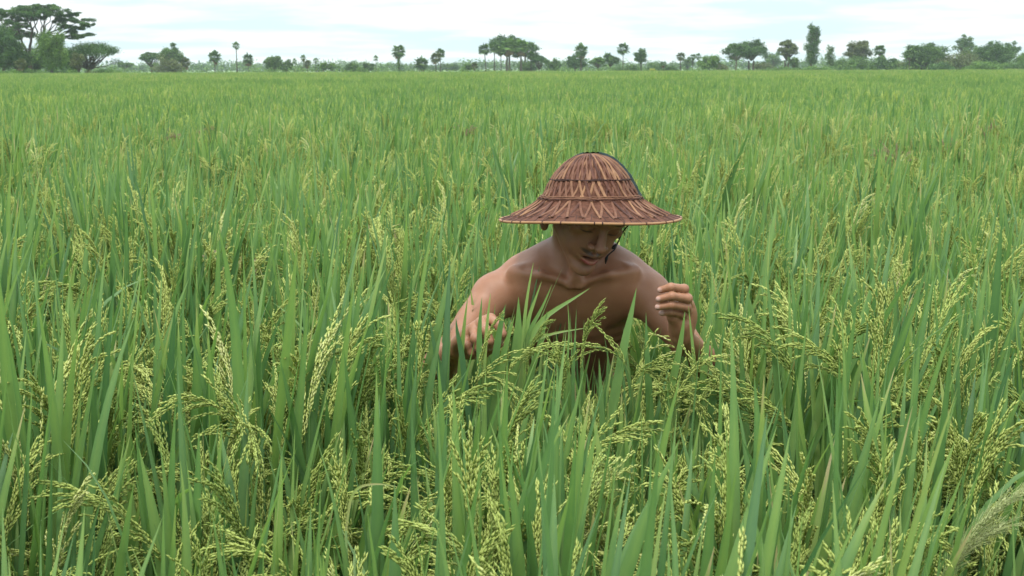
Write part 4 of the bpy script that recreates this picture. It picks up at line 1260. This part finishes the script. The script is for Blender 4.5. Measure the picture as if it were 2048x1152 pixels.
# the big group at the left edge
def rain_tree():
    rng = np.random.default_rng(77); Y = 300
    base = at_ground(62, Y); g = Geo(); t = Geo()
    def Q(x, y, dy=0.0): q = P(x, y, Y + dy); return q - base
    f1 = Q(58, 112); tube(t, [(0, 0, 0), Q(61, 140), Q(60, 125), f1], [0.62, 0.50, 0.42, 0.36], 10, 0.5)
    pads = [  # px, py, half width px, half height px, depth shift
        (18, 22, 26, 7, 2), (48, 19, 26, 7, -2), (78, 17, 26, 7, 3), (105, 20, 26, 8, -3), (118, 27, 20, 6, 2), (-12, 26, 26, 8, 0), (-30, 40, 26, 9, 3), (60, 26, 22, 5, -8), (92, 25, 22, 5, 8),
        (150, 27, 12, 4, 0), (162, 42, 22, 6, -2), (148, 54, 16, 5, 3), (172, 49, 14, 4, 0), (163, 69, 24, 4.5, 0), (150, 74, 14, 4, 2), (40, 50, 18, 5, -5), (30, 42, 22, 6, 4), (5, 40, 20, 6, -4), (62, 12, 18, 4, 4), (92, 12, 20, 4, 0), (12, 55, 24, 9, 6), (48, 66, 18, 8, 5), (-8, 62, 26, 12, -3), (116, 40, 16, 6, 6), (128, 52, 14, 6, -4), (22, 68, 22, 9, -4), (78, 34, 22, 6, 7), (140, 62, 12, 5, 4), (36, 34, 24, 7, 8), (134, 38, 14, 5, 2)]
    knots = [Q(65, 62, 1), Q(42, 78, -1), Q(84, 82, 2)]
    limb(t, f1, knots[0], 0.34, 0.26, rng, 6, 0.03); limb(t, f1, knots[1], 0.28, 0.20, rng, 6, 0.04); limb(t, Q(60, 122), knots[2], 0.24, 0.15, rng, 6, 0.04)
    for (x, y, a, b, dy) in pads:
        c = Q(x, y, dy * 0.7); k_ = min(knots, key=lambda q: abs(q[0] - c[0]) + 0.3 * abs(q[2] - c[2]))
        mid = (k_ + c) / 2 + (0, 0, 0.3)
        limb(t, k_, c, 0.20, 0.05, rng, 7, 0.06)
        m = Y / F_PX
        for s_ in range(13):
            cc = c + np.array((rng.uniform(-1.0, 1.0) * a * m, rng.uniform(-0.9, 0.9) * a * m, rng.uniform(-1.0, 0.5) * b * m))
            limb(t, c, cc, 0.05, 0.02, rng, 4, 0.05)
            leaves(g, rng, cc, (a * m * rng.uniform(0.2, 0.4), a * m * 0.36, b * m * rng.uniform(0.35, 0.7)), 210, 0.15, hollow=0.1, tb=0.42)
    finish('rain_tree', 'huge flat topped spreading tree with open forked limbs at the left edge', 'tree', base, [('crown', g, [FOL['dark']]), ('trunk', t, [BARK])], 'trees beyond the rice field')
rain_tree()
B('tall tree smothered in bright green creeper under the huge flat topped tree', 104, 50, 58, 285, 'bright', 'round', 0.02, 1, 3.2)
B('dense dark tree cut off by the left edge of the picture', 8, 46, 80, 290, 'dark', 'round', 0.03, 2, 3.0)
B('low wide dark tree spreading to the right of the creeper covered tree', 174, 85, 116, 310, 'dark', 'umbrella', 0.12, 3, 1.9, lean=0.06)
B('yellowish slim tree in front of the low wide dark tree', 158, 102, 34, 280, 'olive', 'round', 0.15, 4, 1.0)
B('leaning tree filling the gap between the left edge and the forked trunk', 34, 72, 56, 292, 'mid', 'round', 0.08, 5, 2.0)
PM('dried out palm with orange dead leaves at the foot of the huge tree', 42, 116, 26, 280, 6, 1.0, 0.8, kind='olive')
B('dark leafy tree standing behind the forked trunk of the huge tree', 62, 92, 70, 312, 'dark', 'round', 0.03, 102, 2.4)
B('tree filling the space between the creeper covered tree and the low wide dark tree', 138, 96, 44, 318, 'mid', 'round', 0.05, 103, 1.8)
B('bush at the foot of the tree at the left edge', 20, 134, 50, 270, 'bright', 'bush', 0, 7, 1.0, cat='bush')
B('bush under the forked trunk of the huge flat topped tree', 70, 132, 44, 272, 'mid', 'bush', 0, 8, 0.9, cat='bush')
B('dark bush just right of the creeper covered tree', 128, 131, 34, 275, 'dark', 'bush', 0, 9, 0.8, cat='bush')
B('bright rounded bush below the yellowish slim tree', 145, 136, 26, 262, 'bright', 'bush', 0, 10, 0.7, cat='bush')
B('pale brown tuft of tall dry grass beside the field below the low wide dark tree', 178, 135, 36, 262, 'olive', 'bush', 0, 11, 0.8, cat='bush')
B('dark green bush at the right end of the big left clump', 205, 133, 30, 290, 'dark', 'bush', 0, 12, 0.8, cat='bush')
B('yellow green bush closing the big left clump', 224, 136, 30, 275, 'bright', 'bush', 0, 13, 0.8, cat='bush')
B('small faint tree between the big left clump and the next trees', 250, 119, 28, 600, 'mid', 'round', 0.3, 14, 0.8)
B('open spreading tree leaning left beside the leafy clump left of the palms', 303, 101, 38, 450, 'mid', 'umbrella', 0.3, 15, 1.2)
B('tall leafy tree in the clump left of the lone palms', 345, 82, 50, 440, 'mid', 'round', 0.12, 16, 2.0)
B('lower half of leafy growth before the tall tree left of the lone palms', 334, 104, 46, 432, 'olive', 'bush', 0, 17, 1.4, cat='bush')
PM('short palm with brown dead leaves at the right of the leafy clump', 370, 114, 26, 440, 18, 1.0, 1.2, kind='olive')
PM('stocky lone palm with a round mop crown, first of the three left palms', 430, 101, 29, 450, 19, 0.2, 1.3)
PM('thin very tall palm with a tiny crown, middle of the three left palms', 474, 83, 18, 450, 20, 0, 0.95, dense=0.6)
PM('short palm with a skirt of brown dead leaves, third of the three left palms', 497, 107, 26, 450, 21, 1.0, 1.0)
B('dense rounded tree right of the three left palms', 548, 108, 34, 440, 'mid', 'round', 0.05, 22, 1.6)
B('smaller tree touching the right side of the dense rounded tree', 573, 117, 24, 450, 'mid', 'round', 0.1, 23, 1.0)
PM('short thin palm beside the dense rounded tree', 590, 117, 12, 460, 24, 0, 0.8, dense=0.5)
PM('taller thin palm standing before brown growth in the left middle', 607, 110, 14, 455, 25, 0.3, 0.9, dense=0.6)
PM('squat palm all brown with dead leaves in the left middle', 615, 120, 17, 450, 26, 1.6, 1.0, kind='olive')
PM('slim palm with a flat open crown right of the brown squat palm', 632, 115, 14, 455, 27, 0, 0.8, dense=0.5)
B('small bright round tree right of the slim flat crowned palm', 647, 121, 22, 450, 'bright', 'round', 0.25, 28, 0.8)
B('small airy tree, right one of the low pair between the palms', 664, 122, 28, 450, 'bright', 'round', 0.25, 29, 0.8)
B('rounded pale tree between the low airy pair and the far thin palm', 706, 119, 34, 450, 'mid', 'bush', 0, 30, 1.4)
B('vivid light green bush beside the rounded pale tree', 722, 131, 20, 430, 'bright', 'bush', 0, 31, 0.7, cat='bush')
B('darker round tree behind the vivid light green bush', 738, 125, 28, 470, 'mid', 'round', 0.1, 32, 1.0)
PM('far thin palm with a ragged crown left of the thick trunked palm', 752, 111, 13, 455, 33, 0, 0.7, dense=0.5)
PM('tiny distant palm, barely above the far woods', 776, 126, 9, 640, 34, 0, 0.8, dense=0.5)
PM('thick trunked palm with a big round crown and creeper, left of centre', 798, 88, 32, 440, 35, 0.2, 1.5, vine=True)
B('low bush round the foot of the thick trunked palm', 804, 136, 18, 430, 'mid', 'bush', 0, 36, 0.5, cat='bush')
PM('short stout palm with a full crown right of the thick trunked palm', 843, 112, 34, 445, 37, 0.3, 1.4, dense=1.2)
PM('shorter yellowish palm leaning on the taller palm of a pair', 872, 104, 26, 445, 38, 0.5, 1.3, kind='olive')
PM('taller darker palm of a close pair in the left middle', 881, 97, 22, 450, 39, 0, 1.0)
B('bluish round tree far back between the palm pair and the big central grove', 905, 126, 34, 700, 'mid', 'round', 0.05, 40, 1.2)
B('low round green tree left of the big central grove', 937, 122, 28, 480, 'bright', 'round', 0.05, 41, 1.0)
PM('small yellow palm left of the big central grove', 949, 124, 16, 450, 42, 0.6, 1.0, kind='olive')
B('dark broad crowned tree rising over the palms of the central grove', 1014, 68, 66, 470, 'dark', 'round', 0.42, 43, 2.4)
B('right hand limb of dark foliage reaching out from the central grove', 1050, 77, 48, 475, 'dark', 'umbrella', 0.5, 44, 1.4)
PM('left outermost palm of the central grove, round crown on a curved trunk', 972, 86, 28, 450, 45, 0, 1.0, bend=-0.12)
PM('second palm from the left in the central grove, darker', 989, 84, 26, 455, 46, 0, 1.0)
PM('third slim palm from the left in the central grove', 1002, 92, 22, 450, 47, 0.2, 1.0)
PM('bright shaggy palm with brown dead leaves in the middle of the central grove', 1019, 75, 36, 445, 48, 1.5, 1.7, kind='bright')
PM('bright full palm with a thick grey trunk in the right of the central grove', 1042, 78, 34, 445, 49, 0.6, 1.7, kind='bright')
B('leafy undergrowth between the trunks of the central grove', 1052, 112, 34, 455, 'mid', 'bush', 0, 50, 1.0, cat='bush')
PM('small dark palm near the right end of the central grove', 1062, 102, 20, 450, 51, 0.2, 1.2, kind='dark')
B('low tangled dark tree at the right end of the central grove', 1078, 109, 32, 450, 'dark', 'umbrella', 0.2, 52, 1.2)
B('neat round green tree just right of the central grove', 1106, 117, 28, 470, 'mid', 'round', 0.03, 53, 1.4)
B('faint bluish tree far back right of the neat round tree', 1130, 122, 22, 750, 'mid', 'round', 0.1, 54, 0.8)
PM('tall full palm rising out of a dark leafy tree above the hat', 1162, 87, 32, 445, 55, 0.5, 1.5)
B('dark leafy tree wrapped round the foot of the tall full palm above the hat', 1150, 104, 42, 455, 'dark', 'round', 0.05, 56, 1.6)
B('light airy green tree, left one above the right side of the hat', 1196, 113, 30, 450, 'bright', 'umbrella', 0.3, 57, 1.0)
B('wider airy green tree beside the thin lone palm above the hat', 1220, 104, 36, 450, 'mid', 'round', 0.3, 58, 1.2)
PM('thin trunked lone palm with a round open crown right of the hat', 1246, 85, 29, 450, 59, 0, 0.8, dense=0.85)
B('low bush at the left foot of the thin trunked lone palm', 1230, 129, 28, 440, 'mid', 'bush', 0, 60, 0.8, cat='bush')
B('low rounded bush at the right foot of the thin trunked lone palm', 1262, 127, 28, 440, 'mid', 'bush', 0, 61, 0.9, cat='bush')
B('compact dark tree right of the thin trunked lone palm', 1282, 97, 29, 455, 'dark', 'round', 0.35, 62, 1.3)
B('shrub covered in yellow blossom right of the compact dark tree', 1306, 135, 14, 425, 'yellow', 'bush', 0, 63, 0.5, cat='bush')
B('wide low bush behind the yellow blossom', 1312, 122, 40, 470, 'mid', 'bush', 0, 64, 1.0, cat='bush')
PM('short palm above the bushes right of the yellow blossom', 1327, 121, 16, 450, 65, 0.4, 1.0, dense=0.6)
B('low bush between the short palm and the thick dark palm trunk', 1343, 129, 24, 450, 'mid', 'bush', 0, 66, 0.7, cat='bush')
PM('palm with a thick dark trunk standing clear at the right middle', 1361, 104, 20, 445, 67, 0.2, 1.6, kind='olive')
B('faint grey green tree behind the thick dark palm trunk', 1375, 111, 24, 620, 'mid', 'round', 0.2, 68, 0.8)
PM('slim palm, left one touching the bright round tree', 1385, 107, 15, 460, 69, 0, 0.9, dense=0.6)
PM('slim palm, right one half hidden by the bright round tree', 1396, 106, 15, 450, 70, 0, 1.0, dense=0.6)
B('bright round tree beside the slim palms at the right middle', 1419, 104, 40, 445, 'bright', 'round', 0.05, 71, 1.8)
B('yellowish bush right of the bright round tree', 1441, 119, 26, 460, 'olive', 'bush', 0, 72, 0.9, cat='bush')
PM('tiny palm in the gap left of the dark forked trees', 1462, 116, 11, 460, 73, 0, 0.8, dense=0.5)
B('dark tree on a pale trunk, left of the dark forked pair', 1472, 84, 54, 440, 'dark', 'round', 0.38, 74, 1.8, bark=LBARK)
B('dark tree with a peaked crown, right of the dark forked pair', 1502, 75, 50, 442, 'dark', 'round', 0.34, 75, 1.9, twin=True)
B('hazy grey green tree filling the gap behind the dark forked pair', 1542, 97, 42, 650, 'mid', 'round', 0.05, 76, 1.2)
B('low growth under the hazy grey green tree', 1524, 116, 42, 480, 'olive', 'bush', 0, 77, 1.0, cat='bush')
B('flat topped tree on a stout forked trunk left of the tallest tree', 1573, 76, 36, 440, 'olive', 'umbrella', 0.35, 78, 1.4, twin=True)
B('leafy bush leaning on the stout forked trunk', 1587, 109, 24, 435, 'mid', 'round', 0.05, 79, 0.9, cat='bush')
B('pale low bushes at the foot of the stout forked trunk', 1570, 130, 48, 425, 'bright', 'bush', 0, 80, 0.9, cat='bush')
B('tallest slender tree on the right with a ragged column of leaves', 1622, 51, 30, 440, 'dark', 'column', 0.22, 81, 1.6)
B('slender lopsided tree right of the tallest tree', 1661, 93, 22, 460, 'mid', 'column', 0.15, 82, 0.9)
B('low pale bushes below the tallest tree', 1628, 128, 60, 430, 'bright', 'bush', 0, 83, 1.1, cat='bush')
B('bush between the slender lopsided tree and the wide brown green crown', 1684, 108, 34, 455, 'mid', 'bush', 0, 84, 1.2, cat='bush')
B('wide brown green flat crowned tree right of the tallest tree', 1714, 77, 58, 460, 'olive', 'round', 0.3, 85, 1.8)
PM('palm with a low round crown above the right bushes', 1757, 89, 27, 450, 86, 0.2, 1.0)
PM('short palm with a brown trunk before the right bushes', 1704, 121, 18, 420, 87, 0.3, 1.2, kind='bright')
B('broad green bush mass under the wide brown green crown', 1722, 104, 56, 445, 'mid', 'bush', 0, 88, 1.8, cat='bush')
B('dark round tree under the palm with the low round crown', 1772, 107, 46, 440, 'dark', 'round', 0.03, 89, 1.6)
B('dull green bush closing the gap before the long right wood', 1798, 112, 32, 450, 'olive', 'bush', 0, 90, 1.1, cat='bush')
B('dark arching tree on several trunks at the start of the long right wood', 1850, 84, 84, 435, 'mid', 'round', 0.14, 91, 3.0, twin=True)
PM('dim palm at the left corner of the long right wood', 1818, 96, 24, 430, 92, 0.2, 1.3)
B('brownish rounded tree in the middle of the long right wood', 1912, 92, 78, 432, 'olive', 'bush', 0.05, 93, 2.4)
B('pale tall tree standing up behind the long right wood', 1925, 67, 44, 520, 'mid', 'round', 0.4, 94, 1.2)
B('big dark domed tree in the right part of the long wood', 1990, 77, 66, 435, 'dark', 'round', 0.05, 95, 2.4)
B('grey green tree behind the big dark domed tree', 2018, 79, 36, 520, 'mid', 'round', 0.3, 96, 1.2)
B('bright bush in front of the brownish rounded tree', 1962, 118, 50, 405, 'bright', 'bush', 0, 97, 1.2, cat='bush')
B('bright green bush below the big dark domed tree', 2006, 119, 46, 405, 'bright', 'bush', 0, 98, 1.2, cat='bush')
B('leafy tree running off the right edge of the picture', 2056, 94, 62, 430, 'bright', 'round', 0.03, 99, 1.8)
B('bush at the foot of the long right wood near the right edge', 2040, 116, 44, 400, 'mid', 'bush', 0, 100, 1.0, cat='bush')
B('tree closing the middle of the long right wood behind the brownish one', 1952, 92, 70, 470, 'mid', 'round', 0.03, 104, 2.2)
B('low green shrub beneath the dim palm at the left corner of the wood', 1826, 112, 40, 440, 'mid', 'bush', 0, 105, 1.3)
B('rounded dark shrub below the dark arching tree of several trunks', 1880, 116, 44, 420, 'dark', 'bush', 0, 101, 1.1, cat='bush')

def far_woods():
    """the far-off line of woods that closes the plain"""
    rng = np.random.default_rng(55); g = Geo()
    for Y, hz, n, tb in ((900, 8.0, 190, 0.5), (1300, 12.5, 190, 0.5), (700, 5.0, 110, 0.6)):
        w_ = Y * 0.47
        ph = rng.uniform(0, 6.28, 3)
        for x in np.linspace(-w_, w_, n) + rng.normal(0, w_ / n, n):
            h = hz * (0.55 + 0.25 * math.sin(x / w_ * 9 + ph[0]) * math.sin(x / w_ * 23 + ph[1]) + rng.random() * 0.45)
            if Y == 700 and math.sin(x / w_ * 14 + ph[2]) < -0.1: continue
            r = rng.uniform(0.6, 1.3) * h
            leaves(g, rng, (x, Y + rng.normal(0, 12), h * 0.42), (r, r * 0.6, h * 0.5), 170, 0.0009 * Y, hollow=0.1, tb=tb, wisp=0.0)
    # thin line of low bushes close behind the field
    for x in np.linspace(-205, 200, 420):
        if rng.random() < 0.25: continue
        h = rng.uniform(0.8, 3.0) * (2.3 if x > 108 else 1.3 if x < -60 else 0.8)
        leaves(g, rng, (x + rng.normal(0, 1), 455 + rng.normal(0, 25), h * 0.4), (h * rng.uniform(0.9, 2.0), h, h * 0.55), 60, 0.30, hollow=0.1, tb=0.75)
    tag(g.obj('distant_woods', [FOL['mid']]), 'low hazy band of distant woods and scrub along the horizon', 'woods', kind='stuff')
far_woods()

# rough pale grass strip between the crop and the trees
def far_grass():
    rng = np.random.default_rng(66); g = Geo(); n = 26000
    y = rng.uniform(190, 430, n); x = rng.uniform(-0.47, 0.47, n) * y
    p = np.stack([x, y, np.zeros(n)], -1)
    blades(g, rng, p, rng.uniform(0, 0.5, n), np.zeros(n), rng.uniform(0, 6.28, n), rng.uniform(0.25, 0.7, n), rng.uniform(0.10, 0.30, n), 1, False, rng.uniform(0.3, 1.0, n), np.stack([rng.uniform(-1.57, 1.57, n), np.zeros(n)], -1))
    tag(g.obj('rough_grass', [leaf_mat('pale_grass', [(0.0, (0.11, 0.20, 0.06)), (0.6, (0.19, 0.29, 0.09)), (1.0, (0.30, 0.36, 0.14))], 0.3, 0.7)]), 'strip of pale rough grass between the rice and the trees', 'grass', kind='stuff')
far_grass()
print('trees', TREE_COUNT[0])

# ------------------------------------------------------------------ the humid air over the plain
def haze():
    g = Geo()
    x, y0, y1, z0, z1 = 1700, -120, 2700, -1.0, 32.0
    V = [(-x, y0, z0), (x, y0, z0), (x, y1, z0), (-x, y1, z0), (-x, y0, z1), (x, y0, z1), (x, y1, z1), (-x, y1, z1)]
    g.add(V, [(0, 3, 2, 1), (4, 5, 6, 7), (0, 1, 5, 4), (1, 2, 6, 5), (2, 3, 7, 6), (3, 0, 4, 7)])
    m, t, o = mat_new('haze')
    v = t.nodes.new('ShaderNodeVolumePrincipled'); v.inputs['Color'].default_value = (0.88, 0.95, 1.0, 1); v.inputs['Density'].default_value = 0.00016
    v.inputs['Anisotropy'].default_value = 0.2
    t.links.new(v.outputs[0], o.inputs['Volume'])
    tag(g.obj('haze', [m], smooth=False), 'thin pale blue haze over the plain', 'haze', kind='stuff')
haze()
